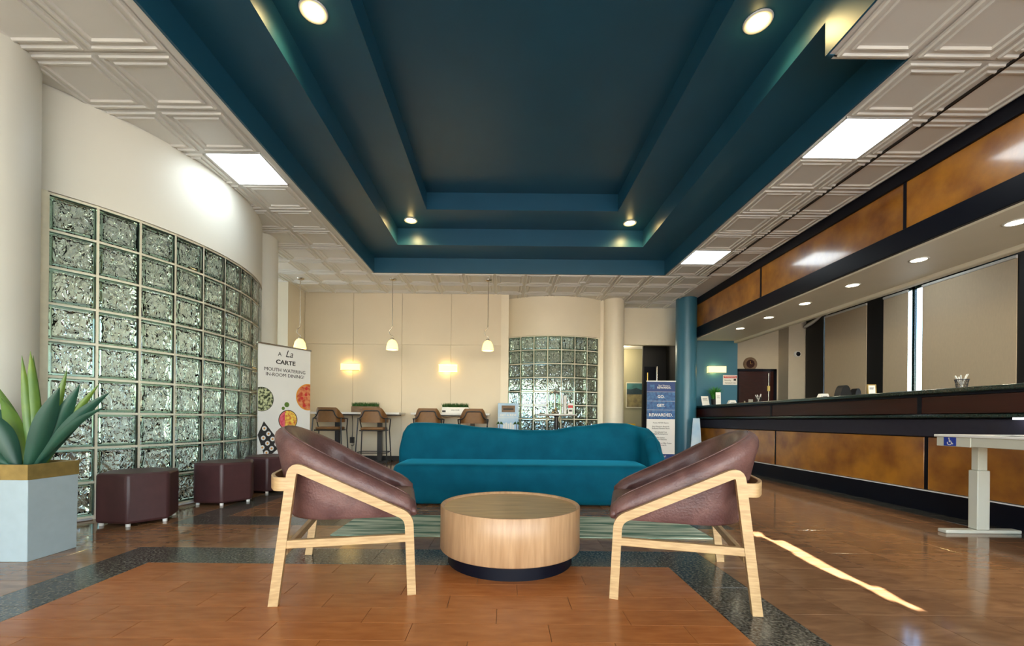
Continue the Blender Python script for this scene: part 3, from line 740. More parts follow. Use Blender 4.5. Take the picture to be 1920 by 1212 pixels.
# resample
def resample(pts, n):
    L = [0]
    for a, b in zip(pts[:-1], pts[1:]): L.append(L[-1] + (Vector(b)-Vector(a)).length)
    o = []
    for k in range(n+1):
        d = L[-1]*k/n; i = 0
        while i < len(L)-2 and L[i+1] < d: i += 1
        tt = (d-L[i])/max(1e-9, L[i+1]-L[i]); o.append(Vector(pts[i]).lerp(Vector(pts[i+1]), tt))
    return o, L[-1]
rp, LL = resample(bp, 80)
def interp(tab, x):
    if x <= tab[0][0]: return tab[0][1]
    for (a, b), (c, d) in zip(tab[:-1], tab[1:]):
        if x <= c:
            q = (x-a)/(c-a); q = q*q*(3-2*q); return b + (d-b)*q
    return tab[-1][1]
hp = [(0, .822), (.30, .826), (.55, .815), (1.0, .775), (1.45, .748), (1.75, .75), (2.1, .80), (2.45, .842), (2.62, .838), (2.85, .79), (3.08, .69), (3.24, .56), (3.38, .43), (3.6, .40)]
secs = []
for k, p in enumerate(rp):
    d = LL*k/80
    e = (rp[min(k+1, 80)] - rp[max(k-1, 0)]).normalized(); nn = Vector((e.y, -e.x, 0))   # towards the front
    zt = interp(hp, d); th = .085
    f = 1
    if d < .16: q = 1 - d/.16; f = math.sqrt(max(.02, 1-q*q)); zt = .50 + (zt-.50)*f; th *= .55+.45*f
    if LL - d < .10: q = 1 - (LL-d)/.10; f = math.sqrt(max(.03, 1-q*q)); th *= .35+.65*f
    sec = []
    for (o_, z) in [(-.9, .02), (-1, .06), (-1, zt-.10)] + [(-math.cos(a), zt-.07 + .07*math.sin(a)) for a in [PI*q/8 for q in range(9)]] + [(1, zt-.10), (1, .06), (.9, .02)]:
        sec.append((p.x - .2 + nn.x*o_*th, p.y - 4.6 + nn.y*o_*th, z))
    secs.append(sec)
MB().loft(secs).build('backrest', 'velvet', so_, smooth=True, ang=70)
MB().tube([Vector(s_[6]) + Vector((0, 0, .001)) for s_ in secs[2:-1]], .005, 6).build('piping', 'velvet', so_, smooth=True)
# ------------------------------------------------------------------ hexagonal ottomans
def ottoman(cx, cy, R, rot, label, sq=1.0):
    t = thing('ottoman', label, 'ottoman', (cx, cy, 0), 0, 'hexagonal ottomans')
    hx = [(R*math.cos(rot + PI/3*i), sq*R*math.sin(rot + PI/3*i)) for i in range(6)]
    MB().prism(hx, .022, .415).build('body', 'ottoman', t, bevel=.022, seg=3)
    for (a, b) in hx:
        MB().lathe([(0, 0), (.016, 0), (.016, .026), (0, .026)], 12, (a*.86, b*.86)).build('foot', 'white', t, smooth=True, ang=40)
ottoman(-3.03, 3.50, .272, math.radians(-66), 'brown hexagonal ottoman nearest the planter, showing small white feet')
ottoman(-2.865, 4.33, .285, math.radians(-128+5), 'brown hexagonal ottoman in the middle of the three along the glass blocks')
ottoman(-2.79, 5.0, .275, math.radians(-125), 'brown hexagonal ottoman behind the left armchair, in front of the food banner')

# ------------------------------------------------------------------ planter with agave
pc = Vector((-2.945, 2.615, 0))
t = thing('planter', 'square pale blue grey planter with a gold rim at the left edge', 'planter', pc)
h = .148
def sq(a, z): return [(-a, -a, z), (a, -a, z), (a, a, z), (-a, a, z)]
MB().loft([sq(h*.97, 0), sq(h, .485)]).build('pot', 'planter', t, bevel=.003)
MB().loft([sq(h+.002, .485), sq(h+.002, .575), sq(h-.016, .575), sq(h-.016, .545)]).build('gold_rim', 'gold', t)
MB().box(-h+.017, h-.017, -h+.017, h-.017, .54, .555).build('soil', 'soil', t)
pl = thing('agave_plant', 'artificial agave with broad dark green pointed leaves in the gold rimmed planter', 'plant', (pc.x, pc.y, .557))
def leaf(tip_u, tip_v, dY, wid, m, bow=.0, base=(0, 0)):
    tip = at(tip_u, tip_v, pc.y + dY) - Vector((pc.x, pc.y, .553))
    b0 = Vector((base[0], base[1], 0)); d = tip - b0
    side = d.cross(Vector((0, 1, 0)));
    hd = Vector((d.x, d.y, 0)); 
    wv = Vector((-hd.y, hd.x, 0))
    view = Vector((pc.x, pc.y, -.1)).normalized()
    wv = d.cross(view).normalized()      # broad face roughly towards the room
    nv = wv.cross(d).normalized()
    secs = []; N = 12
    for k in range(N+1):
        q = k/N
        p = b0 + d*q + Vector((0, 0, 1))*bow*math.sin(PI*q)*d.length
        w_ = wid*(.50 + .95*math.sin(min(1, q*1.5)*PI/2)*1)*(1-q**2.2)*.72 + .001
        g = w_*.28; th = .006*(1-q)+.0008
        secs.append([p - wv*w_ + nv*g*.6, p - wv*w_*.5 + nv*0, p - nv*g*.5, p + wv*w_*.5, p + wv*w_ + nv*g*.6, p + wv*w_*.5 - nv*th, p - nv*(g*.5+th), p - wv*w_*.5 - nv*th])
    MB().loft(secs).build('leaf', m, pl, smooth=True, ang=80)
leaf(57, 660, .05, .040, 'leafy', 0, (0, .03)); leaf(41, 668, .02, .030, 'leafy', .0, (-.01, .02)); leaf(62, 668, .08, .03, 'leafy', 0, (.01, .04))
leaf(112, 728, -.04, .062, 'leaf', .05, (.02, -.03)); leaf(150, 722, .03, .055, 'leaf', .03, (.03, .02)); leaf(205, 738, .04, .045, 'leaf', .08, (.05, 0))
leaf(186, 722, .09, .030, 'leafy', .06, (.04, .04)); leaf(126, 694, .10, .032, 'leafy', .04, (.02, .05)); leaf(196, 765, .0, .03, 'leaf', .10, (.05, -.02))
leaf(2, 748, .02, .050, 'leafy', .09, (-.02, -.01)); leaf(-22, 772, -.12, .060, 'leaf', .10, (-.03, -.05)); leaf(-60, 800, -.05, .055, 'leaf', .12, (-.05, -.02))
leaf(-8, 722, .06, .040, 'leafy', .04, (-.02, .02)); leaf(-50, 735, .1, .05, 'leaf', .05, (-.04, .04)); leaf(20, 800, .14, .04, 'leaf', .1, (-.05, .05)); leaf(-70, 845, -.1, .04, 'leaf', .1, (-.06, -.06))

# ------------------------------------------------------------------ food banner
bl = at(484, 641, 5.26); br = at(582, 657, 5.90)
bw = math.hypot(br.x-bl.x, br.y-bl.y); yaw = math.atan2(br.y-bl.y, br.x-bl.x)
bn = thing('food_banner', 'tall white stand-up banner with food pictures behind the left armchair', 'banner', ((bl.x+br.x)/2, (bl.y+br.y)/2, 0), yaw)
hw = bw/2; zt = 1.80
MB().box(-hw, hw, -.004, .004, .09, zt).build('print', 'paper', bn)
MB().box(-hw-.01, hw+.01, -.012, .012, zt, zt+.02).build('top_rail', 'chrome', bn)
MB().box(-hw, hw, -.045, .045, 0, .085).build('base', 'chrome', bn, bevel=.01)
MB().tube([(0, .03, .08), (0, .03, zt)], .012).build('pole', 'chrome', bn)
k = bw/98.0    # metres per photo pixel across the banner (about)
def fz(fr): return .09 + (zt-.09)*fr
def bt(body, size, x, z, **kw): text('lettering', body, size, facing(x, -.0055, z), kw.pop('m', 'ink'), bn, **kw)
bt('A', .075, -.085, zt-.10); bt('La', .13, .045, zt-.085, shear=.35, width=.9); bt('CARTE', .078, 0.0, zt-.205, bold=.002, width=1.15)
bt('MOUTH WATERING', .064, 0.0, zt-.31, width=1.0); bt('IN-ROOM DINING!', .064, 0.0, zt-.375, width=1.0)
def dish(x, z, r, m, cl=True, name='food_picture', y=-.0055):
    pts = [(x + r*math.cos(a), z + r*math.sin(a)) for a in [2*PI*q/40 for q in range(40)]]
    pts = [(min(max(a, -hw+.001), hw-.001), b) for a, b in pts]
    return MB().prism(pts, y, -.004, lambda a, b, c: (a, c, b)).build(name, m, bn)
M['salad'] = mat('salad_print', (.55, .6, .35), .6, col2=(.02, .035, .012), vscale=32, ramp=(.42, .58))
M['pizza'] = mat('pizza_print', (.68, .28, .12), .6, col2=(.50, .055, .025), vscale=16, ramp=(.42, .58))
M['fruit'] = mat('fruit_print', (.85, .62, .10), .6, col2=(.62, .16, .04), vscale=26, ramp=(.4, .6))
M['fruitred'] = mat('fruit_print_red', (.62, .03, .08), .6, col2=(.8, .2, .25), vscale=26)
dish(-hw+.05, zt-.70, .155, 'ink'); dish(-hw+.05, zt-.70, .148, 'salad', y=-.006)
dish(hw-.03, zt-.645, .185, 'orange'); dish(hw-.03, zt-.645, .17, 'pizza', y=-.006)
for q in range(9):
    a = q*2.4; rr = .05*math.sqrt(q)
    if hw-.03 + rr*math.cos(a) < hw-.03: dish(hw-.03 + rr*math.cos(a), zt-.645 + rr*math.sin(a), .022, 'red', y=-.0066)
dish(.04, zt-.965, .135, 'ink'); dish(.04, zt-.965, .125, 'fruit', y=-.006); 
pts = [(.04 + .123*math.cos(a), zt-.965 + .123*math.sin(a)) for a in [PI*.62 + PI*.75*q/16 for q in range(17)]]
MB().prism(pts, -.0066, -.005, lambda a, b, c: (a, c, b)).build('food_picture', 'fruitred', bn)
dish(.02, zt-.76, .034, 'leafy'); dish(-.03, zt-.81, .022, 'leafy')
# sushi tray, tilted
tr = Matrix.Translation((-hw+.10, 0, zt-1.22)) @ Matrix.Rotation(math.radians(-38), 4, 'Y')
qs = [tr @ Vector((a, 0, b)) for a, b in ((-.15, -.2), (.13, -.2), (.13, .2), (-.15, .2))]
qs = [(max(p.x, -hw+.001), p.z) for p in qs]
MB().prism(qs, -.006, -.004, lambda a, b, c: (a, c, b)).build('food_picture', 'ink', bn)
for i in range(3):
    for j in range(4):
        p = tr @ Vector((-.09 + .085*i, 0, -.14 + .088*j))
        if p.x > -hw + .03: dish(p.x, p.z, .030, 'paper', y=-.0066); dish(p.x, p.z, .012, 'orange', y=-.0072)

# ------------------------------------------------------------------ bar tables, stools, boxes of grass
def bar_table(u0, u1, label):
    x0, x1 = at(u0, 774, 8.1).x, at(u1, 774, 8.1).x; c = (x0+x1)/2; hw = (x1-x0)/2
    t = thing('bar_table', label, 'table', (c, 8.33, 0), 0, 'bar tables')
    MB().box(-hw, hw, -.24, .24, .945, .985).build('tabletop', 'white', t, bevel=.005)
    MB().box(-hw+.06, hw-.06, -.16, .16, .925, .945).build('support_plate', 'blackmetal', t)
    for s_ in (-.42, .42):
        MB().box(s_-.045, s_+.045, -.03, .03, .02, .93).build('pedestal', 'blackmetal', t)
        MB().box(s_-.20, s_+.20, -.20, .20, 0, .02).build('base', 'blackmetal', t, bevel=.005)
    return c
c1 = bar_table(582, 749, 'white topped bar table on black pedestals along the back wall, left of the two')
c2 = bar_table(770, 918, 'white topped bar table along the back wall, right of the two, behind the sofa')
def stool(x, y, rz, label):
    t = thing('bar_stool', label, 'bar stool', (x, y, 0), rz, 'tan bar stools')
    # local: faces +y (towards the wall), back towards the camera
    prof = [(-.20, -.19), (.20, -.19), (.22, .20), (-.22, .20)]
    MB().prism(prof, .655, .705).build('seat', 'stooltan', t, bevel=.02, seg=3)
    secs = []
    for k in range(21):
        a = -1.35 + 2.7*k/20
        x_, y_ = .26*math.sin(a), -.21 + .10 - .10*math.cos(a) if abs(a) < 1.0 else -.21 + .10 - .10*math.cos(a)
        y_ += max(0, abs(a)-.75)*.34
        zt_ = 1.06 if abs(a) < .72 else 1.06 - (abs(a)-.72)/.63*.20
        secs.append([(x_, y_, .79), (x_*.90, y_+.035, .79), (x_*.90, y_+.035, zt_), (x_, y_, zt_)])
    MB().loft(secs).build('backrest', 'stooltan', t, smooth=True, ang=50)
    fr = [(-.285, .12, .86), (-.27, -.10, .865), (-.20, -.228, .87), (-.16, -.236, .92), (-.13, -.238, 1.005), (.13, -.238, 1.005), (.16, -.236, .92), (.20, -.228, .87), (.27, -.10, .865), (.285, .12, .86)]
    MB().tube(fillet(fr, .03, 3), .011, 8).build('arm_frame', 'blackmetal', t, smooth=True)
    MB().tube([(-.21, -.2, .645), (.21, -.2, .645), (.225, .205, .645), (-.225, .205, .645)], .011, 8, ring=True).build('seat_frame', 'blackmetal', t)
    for sx, sy, zt_ in ((-1, -1, .865), (1, -1, .865), (-1, 1, .86), (1, 1, .86)):
        top = (sx*.245, -.17, .867) if sy < 0 else (sx*.285, .12, .86)
        MB().tube([top, (sx*.255, sy*.19, .645), (sx*.285, sy*.235, .0)], .011, 8).build('leg', 'blackmetal', t)
    MB().tube([(-.275, -.222, .24), (.275, -.222, .24), (.275, .222, .24), (-.275, .222, .24)], .009, 8, ring=True).build('footrest', 'blackmetal', t)
for u, l in ((613, 'leftmost, at the left end of the left bar table'), (696, 'second from left, at the right end of the left bar table'), (799, 'third from left, at the left end of the right bar table'), (884, 'rightmost, at the right end of the right bar table')):
    p = at(u, 790, 7.72); stool(p.x + .03, 7.78, math.radians(6), 'tan bar stool, ' + l)
def grass_box(x, m, label, plab, deco=False):
    t = thing('planter_box', label, 'planter', (x, 8.42, .985))
    MB().box(-.27, .27, -.06, .06, 0, .12).build('box', m, t, bevel=.004)
    MB().box(-.255, .255, -.05, .05, .12, .123).build('soil', 'soil', t)
    if deco:
        text('lettering', 'WELCOME', .035, facing(.0, -.0615, .06), 'ink', t)
        MB().box(-.26, -.19, -.0615, -.0602, .02, .055).build('printed_mark', 'ink', t)
    g = MB(); random.seed(int(abs(x)*100))
    for k in range(520):
        gx, gy = random.uniform(-.26, .26), random.uniform(-.055, .055); hh = random.uniform(.05, .10); dx, dy = random.uniform(-.04, .04), random.uniform(-.03, .03)
        a = random.random()*PI; wx, wy = .006*math.cos(a), .006*math.sin(a)
        g.add([(gx-wx, gy-wy, 0), (gx+wx, gy+wy, 0), (gx+dx, gy+dy, hh)], [(0, 1, 2)])
    o = g.build('boxed_grass', 'grass', loc=(x, 8.42, .985+.122)); tag(o, plab, 'plant')
gx = at(685, 760, 8.4).x; M['greybrown'] = mat('weathered_wood', (.25, .16, .10), .7, var=.4, vscale=8, stretch=(1, 6, 6))
grass_box(gx, 'greybrown', 'long weathered wooden planter box standing on the left bar table', 'short artificial green grass in the wooden box on left table')
gx = at(854, 764, 8.4).x
grass_box(gx, 'white', 'long white planter box with small lettering on the right bar table', 'short artificial green grass in the white box on right table', True)
# charger box and cable under the left table
cb = thing('power_box', 'small black power box hanging on a cable under the left bar table', 'power box', (at(658, 830, 8.5).x, 8.57, .42))
MB().box(-.04, .04, -.035, .03, -.06, .06).build('box', 'blackmetal', cb, bevel=.006); MB().tube(fillet([(0, 0, .06), (.01, 0, .35), (.03, -.1, .5)], .1), .006).build('cable', 'blackmetal', cb)
MB().tube(fillet([(.035, 0, -.05), (.04, 0, -.1), (.0, 0, -.12), (-.02, .0, -.1)], .03), .006).build('plug_cable', 'blackmetal', cb)

# ------------------------------------------------------------------ ride kiosk
kp = at(953, 780, 8.2)
t = thing('ride_kiosk', 'pale blue upright sign with dark screen and palm trees by the glass blocks', 'kiosk', (kp.x, 8.25, 0))
zt = 1.19; hw = .205
MB().box(-hw, hw, -.03, .03, .03, zt).build('panel', 'skyblue', t, bevel=.006)
MB().box(-.25, .25, -.14, .14, 0, .03).build('base', 'greywhite', t, bevel=.006)
MB().box(-.13, .13, -.036, -.03, zt-.175, zt-.045).build('screen', 'greybrown', t); MB().box(-.10, .10, -.039, -.036, zt-.13, zt-.10).build('screen_bar', 'ink', t)
text('lettering', 'GET A RIDE', .062, facing(0, -.0315, zt-.235), 'paper', t, bold=.0015)
MB().box(-hw+.01, hw-.01, -.0315, -.030, zt-.290, zt-.282).build('printed_line', 'paper', t)
for q in range(5): MB().box(-.10 + .045*q, -.065 + .045*q, -.0315, -.030, zt-.55, zt-.40 + .02*(q % 2)).build('printed_house', 'paper', t)
for s_ in (-1, 1):
    MB().tube([(s_*.175, -.034, zt-.60), (s_*.165, -.034, zt-.40)], .006, 6).build('palm_trunk', 'greybrown', t)
    g = MB()
    for q in range(7):
        a = PI*q/6; g.add([(s_*.165, -.0325, zt-.41), (s_*.165 + .04*math.cos(a), -.0325, zt-.385 + .035*math.sin(a)), (s_*.165 + .075*math.cos(a), -.0325, zt-.42 + .05*math.sin(a))], [(0, 1, 2)])
    g.build('palm_crown', 'grass', t)
# ------------------------------------------------------------------ drinks table
tp = at(1043, 776, 8.15)
t = thing('drinks_table', 'round white topped high table on a black pedestal before the curved glass blocks', 'table', (tp.x, 8.15, 0))
MB().lathe([(0, .95), (.38, .95), (.395, .96), (.395, .975), (.385, .985), (0, .985)], 40).build('tabletop', 'white', t, smooth=True, ang=40)
MB().lathe([(0, .02), (.04, .02), (.04, .93), (.1, .95), (0, .95)], 20).build('pedestal', 'blackmetal', t, smooth=True, ang=40)
MB().lathe([(0, 0), (.25, 0), (.25, .015), (.05, .03), (0, .03)], 32).build('base', 'blackmetal', t, smooth=True, ang=40)
dp = at(1040, 760, 8.15)
t = thing('drink_dispenser', 'clear glass drink dispenser with metal lid and brass tap on round table', 'drink dispenser', (dp.x, 8.12, .985))
MB().lathe([(0, .0), (.07, 0), (.08, .02), (.05, .08), (0, .08)], 24).build('stand', 'chrome', t, smooth=True, ang=50)
M['thinglass'] = mat('dispenser_glass', (.9, .95, .9), .03, trans=1, ior=1.2)
MB().lathe([(.05, .08), (.105, .085), (.108, .36), (.09, .40), (.082, .40), (.10, .355), (.097, .095), (.05, .09)], 28).build('vessel', 'thinglass', t, smooth=True)
MB().lathe([(0, .47), (.02, .47), (.025, .44), (.09, .42), (.095, .40), (0, .40)], 28).build('lid', 'chrome', t, smooth=True, ang=40)
MB().tube([(0, -.10, .11), (0, -.16, .11), (0, -.17, .06)], .014).build('tap', 'brass', t); MB().lathe([(0, .1), (.02, .1), (.02, .38), (0, .38)], 12).build('core', 'chrome', t)
cp = at(1058, 760, 8.15)
t = thing('cup_stack', 'tall stack of white paper cups on the round drinks table', 'cups', (cp.x, 8.10, .985))
for q in range(12): MB().lathe([(0, .0), (.030, .0), (.042, .09), (.044, .09), (.044, .085)], 20).build('cup', 'paper', t, loc=(0, 0, .024*q), smooth=True, ang=50)
cp = at(1068, 760, 8.15)
t = thing('snack_sign', 'small red and white card standing beside the paper cups', 'card', (cp.x, 8.05, .985))
MB().box(-.045, .045, -.004, .004, .0, .21).build('card', 'paper', t); MB().box(-.045, .045, -.006, -.004, .12, .17).build('red_band', 'red', t); MB().box(-.03, .03, -.006, -.004, .05, .085).build('dark_band', 'ink', t)

# ------------------------------------------------------------------ rewards banner
b0 = at(1213, 716, 8.35); b1 = at(1266, 716, 8.35)
t = thing('rewards_banner', 'blue and white roll-up banner standing before the dark corridor opening', 'banner', ((b0.x+b1.x)/2, 8.35, 0))
hw = (b1.x-b0.x)/2; zt = b0.z
MB().box(-hw, hw, -.004, .004, .06, zt).build('print', 'paper', t)
MB().box(-hw-.01, hw+.01, -.012, .012, zt, zt+.02).build('top_rail', 'white', t); MB().box(-hw-.02, hw+.02, -.09, .09, 0, .06).build('base', 'chrome', t, bevel=.01)
MB().tube([(0, .03, .05), (0, .03, zt)], .012).build('pole', 'chrome', t)
def band(z0, z1, m): MB().box(-hw, hw, -.0055, -.004, z0, z1).build('print_band', m, t)
pz = 8.35/785
band(zt-.20, zt, 'blue'); band(zt-.385, zt-.205, 'blue2'); band(zt-.56, zt-.39, 'blue2'); band(zt-.745, zt-.565, 'blue2'); band(.06, .21, 'blue')
def rt(b, s_, z, m='paper', x=0, **kw): text('lettering', b, s_, facing(x, -.0065, z), m, t, **kw)
MB().box(-hw+.06, -hw+.15, -.0075, -.0055, zt-.145, zt-.06).build('logo', 'blue2', t); rt('BW', .05, zt-.10, x=-hw+.105, bold=.001)
rt('Best Western', .04, zt-.075, x=.06); rt('REWARDS.', .058, zt-.12, x=.06, bold=.001)
rt('GO.', .08, zt-.30, bold=.002); rt('GET.', .08, zt-.475, bold=.002); rt('REWARDED.', .085, zt-.665, bold=.002, width=1.0)
zl = zt-.82
for ln in ('Points NEVER Expire', '', 'Best Western Rewards', 'Exclusive Member Rates', '', 'Worldwide Free', 'Night Redemptions', '', 'Elite Status', 'Partner Rewards', '', 'Stay Any Way to Offer Points', 'Instant Rewards'):
    if ln: rt(ln, .036, zl, 'ink')
    zl -= .037
rt('Join Today!', .05, .17)
# wet floor sign
wp = at(1184, 794, 9.9)
t = thing('wet_floor_sign', 'yellow folding floor sign standing in the dark corridor', 'floor sign', (wp.x, 9.9, 0))
for s_ in (-1, 1):
    MB().loft([[(-.15, s_*.14, 0), (.15, s_*.14, 0), (.15, s_*.155, 0), (-.15, s_*.155, 0)], [(-.085, s_*.01, .80), (.085, s_*.01, .80), (.085, s_*.025, .80), (-.085, s_*.025, .80)]]).build('leaf_panel', 'yellow', t)
# painting in corridor
pp0, pp1 = at(1173, 765, 11.0), at(1205, 718, 11.0)
t = thing('painting', 'framed teal and sand coloured landscape painting on the olive corridor wall', 'painting', ((pp0.x+pp1.x)/2, 10.995, (pp0.z+pp1.z)/2))
a, b = (pp1.x-pp0.x)/2, (pp1.z-pp0.z)/2
M['sea'] = mat('painted_sea', (.06, .22, .22), .6, var=.5, vscale=6); M['sand'] = mat('painted_sand', (.42, .34, .14), .6, col2=(.16, .13, .07), vscale=7); M['dark_hill'] = mat('painted_hill', (.02, .05, .06), .6, var=.4)
MB().box(-a, a, -.02, 0, -b, b).build('frame', 'mortar', t)
MB().box(-a+.02, a-.02, -.023, -.02, -b+.02, .02).build('sand', 'sand', t); MB().box(-a+.02, a-.02, -.023, -.02, .13, b-.02).build('sky', 'sea', t)
MB().prism([(-a+.02, .02), (a-.02, .02), (a-.02, .13), (.05, .19), (-.1, .15), (-a+.02, .16)], -.025, -.02, lambda p, q, r: (p, r, q)).build('hills', 'dark_hill', t)

# ------------------------------------------------------------------ things on and behind the desk
CT = 1.195
def spot_on(u, X): return onx(u, 750, X)
# plant pot with grass
p = onx(1340, 750, 4.42)
t = thing('grass_pot', 'grey pot of bright green grass at the far end of the counter', 'plant', (p.x, p.y, CT))
MB().lathe([(0, 0), (.06, 0), (.07, .14), (.062, .14), (.06, .11), (0, .11)], 20).build('pot', 'blackmetal', t, smooth=True, ang=40)
g = MB(); random.seed(3)
for k in range(260):
    a = random.random()*2*PI; r_ = .045*random.random(); le = random.uniform(.2, .34); sp = random.uniform(.02, .17); b = random.random()*PI
    x0, y0 = r_*math.cos(a), r_*math.sin(a); wx, wy = .005*math.cos(b), .005*math.sin(b)
    m1 = (x0 + sp*.35*math.cos(a), y0 + sp*.35*math.sin(a), .11 + le*.6); e = (x0 + sp*math.cos(a), y0 + sp*math.sin(a), .11 + le*(1-.2*sp/.17))
    g.add([(x0-wx, y0-wy, .10), (x0+wx, y0+wy, .10), (m1[0]+wx, m1[1]+wy, m1[2]), (m1[0]-wx, m1[1]-wy, m1[2]), e], [(0, 1, 2, 3), (3, 2, 4)])
M['brightgrass'] = mat('bright_grass', (.05, .30, .03), .5, var=.4, vscale=30)
g.build('grass', 'brightgrass', t)
def card(u, X, wd, ht, label, lean=.12, m='paper', dy=0, lines=3, frame=None):
    p = onx(u, 750, X)
    t = thing('counter_card', label, 'sign', (p.x, p.y + dy, CT), 0)
    mt = Matrix.Rotation(-lean, 4, 'X')
    MB().box(-wd/2, wd/2, -.003, .003, 0, ht, mt).build('sheet', m, t); MB().box(-wd/2, wd/2, 0, .07, 0, .004).build('foot', m, t)
    if frame: 
        for q in ((-wd/2-.012, -wd/2, 0, ht), (wd/2, wd/2+.012, 0, ht), (-wd/2-.012, wd/2+.012, ht, ht+.012)): MB().box(q[0], q[1], -.006, .005, q[2], q[3], mt).build('frame', frame, t)
    for q in range(lines): MB().box(-wd*.32, wd*(.32-.1*(q % 2)), -.0045, -.003, ht*(.75-.1*q), ht*(.75-.1*q)+.006, mt).build('printed_line', 'ink', t)
card(1324, 4.22, .15, .215, 'leaning white paper sign at the far left end of counter, left of the grass pot', .35)
card(1347, 4.30, .10, .26, 'narrow upright white sign on the counter just right of the grass pot', .05)
def cardbox(u, X, label, s_=1):
    p = onx(u, 750, X); t = thing('card_holder', label, 'card holder', (p.x, p.y, CT))
    MB().prism([(-.08*s_, 0), (.08*s_, 0), (.05*s_, .075*s_), (-.04*s_, .075*s_)], -.03, .03, lambda a, b, c: (a, c, b)).build('stand', 'white', t)
    MB().box(-.045*s_, .045*s_, -.036, -.03, .02*s_, .055*s_).build('card', 'paper', t); MB().box(-.03*s_, .03*s_, -.038, -.036, .034*s_, .040*s_).build('printed_line', 'ink', t)
cardbox(1372, 4.35, 'small white card holder on the counter under the warning sign', 1.1)
cardbox(1543, 4.45, 'small white card holder on the counter under the bright blind edge', 1.0)
card(1635, 4.5, .085, .135, 'small cream framed notice on the counter before the black strip', .08, 'paper', 0, 2, 'gold')
def pen_cup(u, X, label):
    p = onx(u, 750, X); t = thing('pen_cup', label, 'pen cup', (p.x, p.y, CT))
    g = MB(); n_ = 20
    for q in range(n_):
        a = 2*PI*q/n_; b = 2*PI*(q+2)/n_; b2 = 2*PI*(q-2)/n_
        g.tube([(.036*math.cos(a), .036*math.sin(a), .0), (.05*math.cos(b), .05*math.sin(b), .105)], .0016, 4); g.tube([(.036*math.cos(a), .036*math.sin(a), .0), (.05*math.cos(b2), .05*math.sin(b2), .105)], .0016, 4)
    g.build('mesh_wall', 'blackmetal', t)
    MB().lathe([(.0, 0), (.038, 0), (.038, .004), (0, .004)], 20).build('bottom', 'blackmetal', t)
    MB().lathe([(.048, .10), (.053, .10), (.053, .108), (.048, .108)], 20).build('rim', 'blackmetal', t)
    for q in range(7):
        a = q*2.5; MB().tube([(-.02*math.cos(a), -.02*math.sin(a), .008), (.045*math.cos(a), .045*math.sin(a), .135 + .01*(q % 3))], .0055, 6).build('pen', 'white', t)
pen_cup(1803, 4.45, 'black mesh cup of white pens on the counter near the right edge')
pen_cup(1422, 4.42, 'black mesh cup of white pens on the counter before the dark door')
p = onx(1510, 746, 4.6)
tag(MB().box(-.14, .14, -.1, .1, 0, .012).build('paper_stack', 'paper', loc=(4.65, 6.2, CT)), 'low white stack of papers lying on the counter below the camera pilaster', 'papers')
tag(MB().box(-.12, .12, -.18, .18, 0, .014).build('notepad', 'paper', loc=(4.75, 5.28, CT)), 'flat white notepad lying on the counter in front of office chair', 'notepad')
def chair_back(u0, u1, v, Y, label):
    a = at(u0, 740, Y); b = at(u1, 740, Y); z = at((u0+u1)/2, v, Y).z
    t = thing('office_chair', label, 'office chair', ((a.x+b.x)/2, Y, 0), math.radians(15)); w_ = (b.x-a.x)/2
    secs = []
    for k in range(13):
        q = -1 + 2*k/12; hh = (1-abs(q)**2.6)**(1/2.6) if abs(q) < 1 else 0
        secs.append([(w_*q, -.04, .62 + (z-.62)*(1-hh)*.0), (w_*q, .04, .62), (w_*q, .05, .66 + (z-.66)*max(hh, .02)), (w_*q, -.05, .66 + (z-.66)*max(hh, .02))])
    MB().loft(secs).build('backrest', 'blackmat', t, smooth=True, ang=60)
    MB().box(-.22, .22, -.5, -.06, .45, .52).build('seat', 'blackmat', t, bevel=.02)
    MB().tube([(0, -.28, .06), (0, -.28, .45)], .03).build('post', 'blackmetal', t); MB().box(-.03, .03, -.1, .06, .46, .66).build('back_bracket', 'blackmetal', t)
    for q in range(5):
        c_, s_ = math.cos(2*PI*q/5), math.sin(2*PI*q/5); MB().tube([(0, -.28, .07), (.26*c_, -.28 + .26*s_, .04)], [.025, .018]).build('base_arm', 'blackmetal', t)
        MB().lathe([(0, 0), (.022, 0), (.022, .04), (0, .04)], 10, (.26*c_, -.28 + .26*s_)).build('caster', 'blackmetal', t)
chair_back(1561, 1600, 723, 6.75, 'larger black office chair back rising behind the counter')
chair_back(1592, 1616, 729, 7.5, 'smaller black office chair back just right of the larger one')
# warning sign, clock, camera
p0, p1 = at(1355.5, 722, 9.0), at(1382, 704, 9.0)
t = thing('warning_sign', 'small white warning sign with red header on the teal wall', 'sign', ((p0.x+p1.x)/2, 9.0, (p0.z+p1.z)/2))
a, b = (p1.x-p0.x)/2, (p1.z-p0.z)/2
MB().box(-a, a, -.006, 0, -b, b).build('plate', 'paper', t); MB().box(-a+.012, a-.012, -.008, -.006, b*.38, b-.012).build('header', 'red', t)
text('lettering', 'WARNING', .055, facing(0, -.009, b*.66), 'paper', t, width=.95); text('lettering', 'Security', .045, facing(-.05, -.007, -.005), 'ink', t); text('lettering', 'Cameras In Use', .040, facing(0, -.007, -b*.6), 'ink', t, width=.9)
MB().box(.075, .125, -.008, -.006, -.015, .025).build('camera_symbol', 'ink', t)
cp = at(1406, 683, 9.9); t = thing('wall_clock', 'round clock with brown centre and tan rim above the dark office door', 'clock', (cp.x, 9.9, cp.z))
Rm = lambda o: setattr(o, 'rotation_euler', (PI/2, 0, 0)) or o
Rm(MB().lathe([(0, .0), (.16, 0), (.16, .025), (.145, .04), (.10, .03), (.10, .02), (0, .02)], 36).build('rim', 'greybrown', t, smooth=True, ang=40)); Rm(MB().lathe([(0, .022), (.098, .022)], 36).build('face', 'darkred', t))
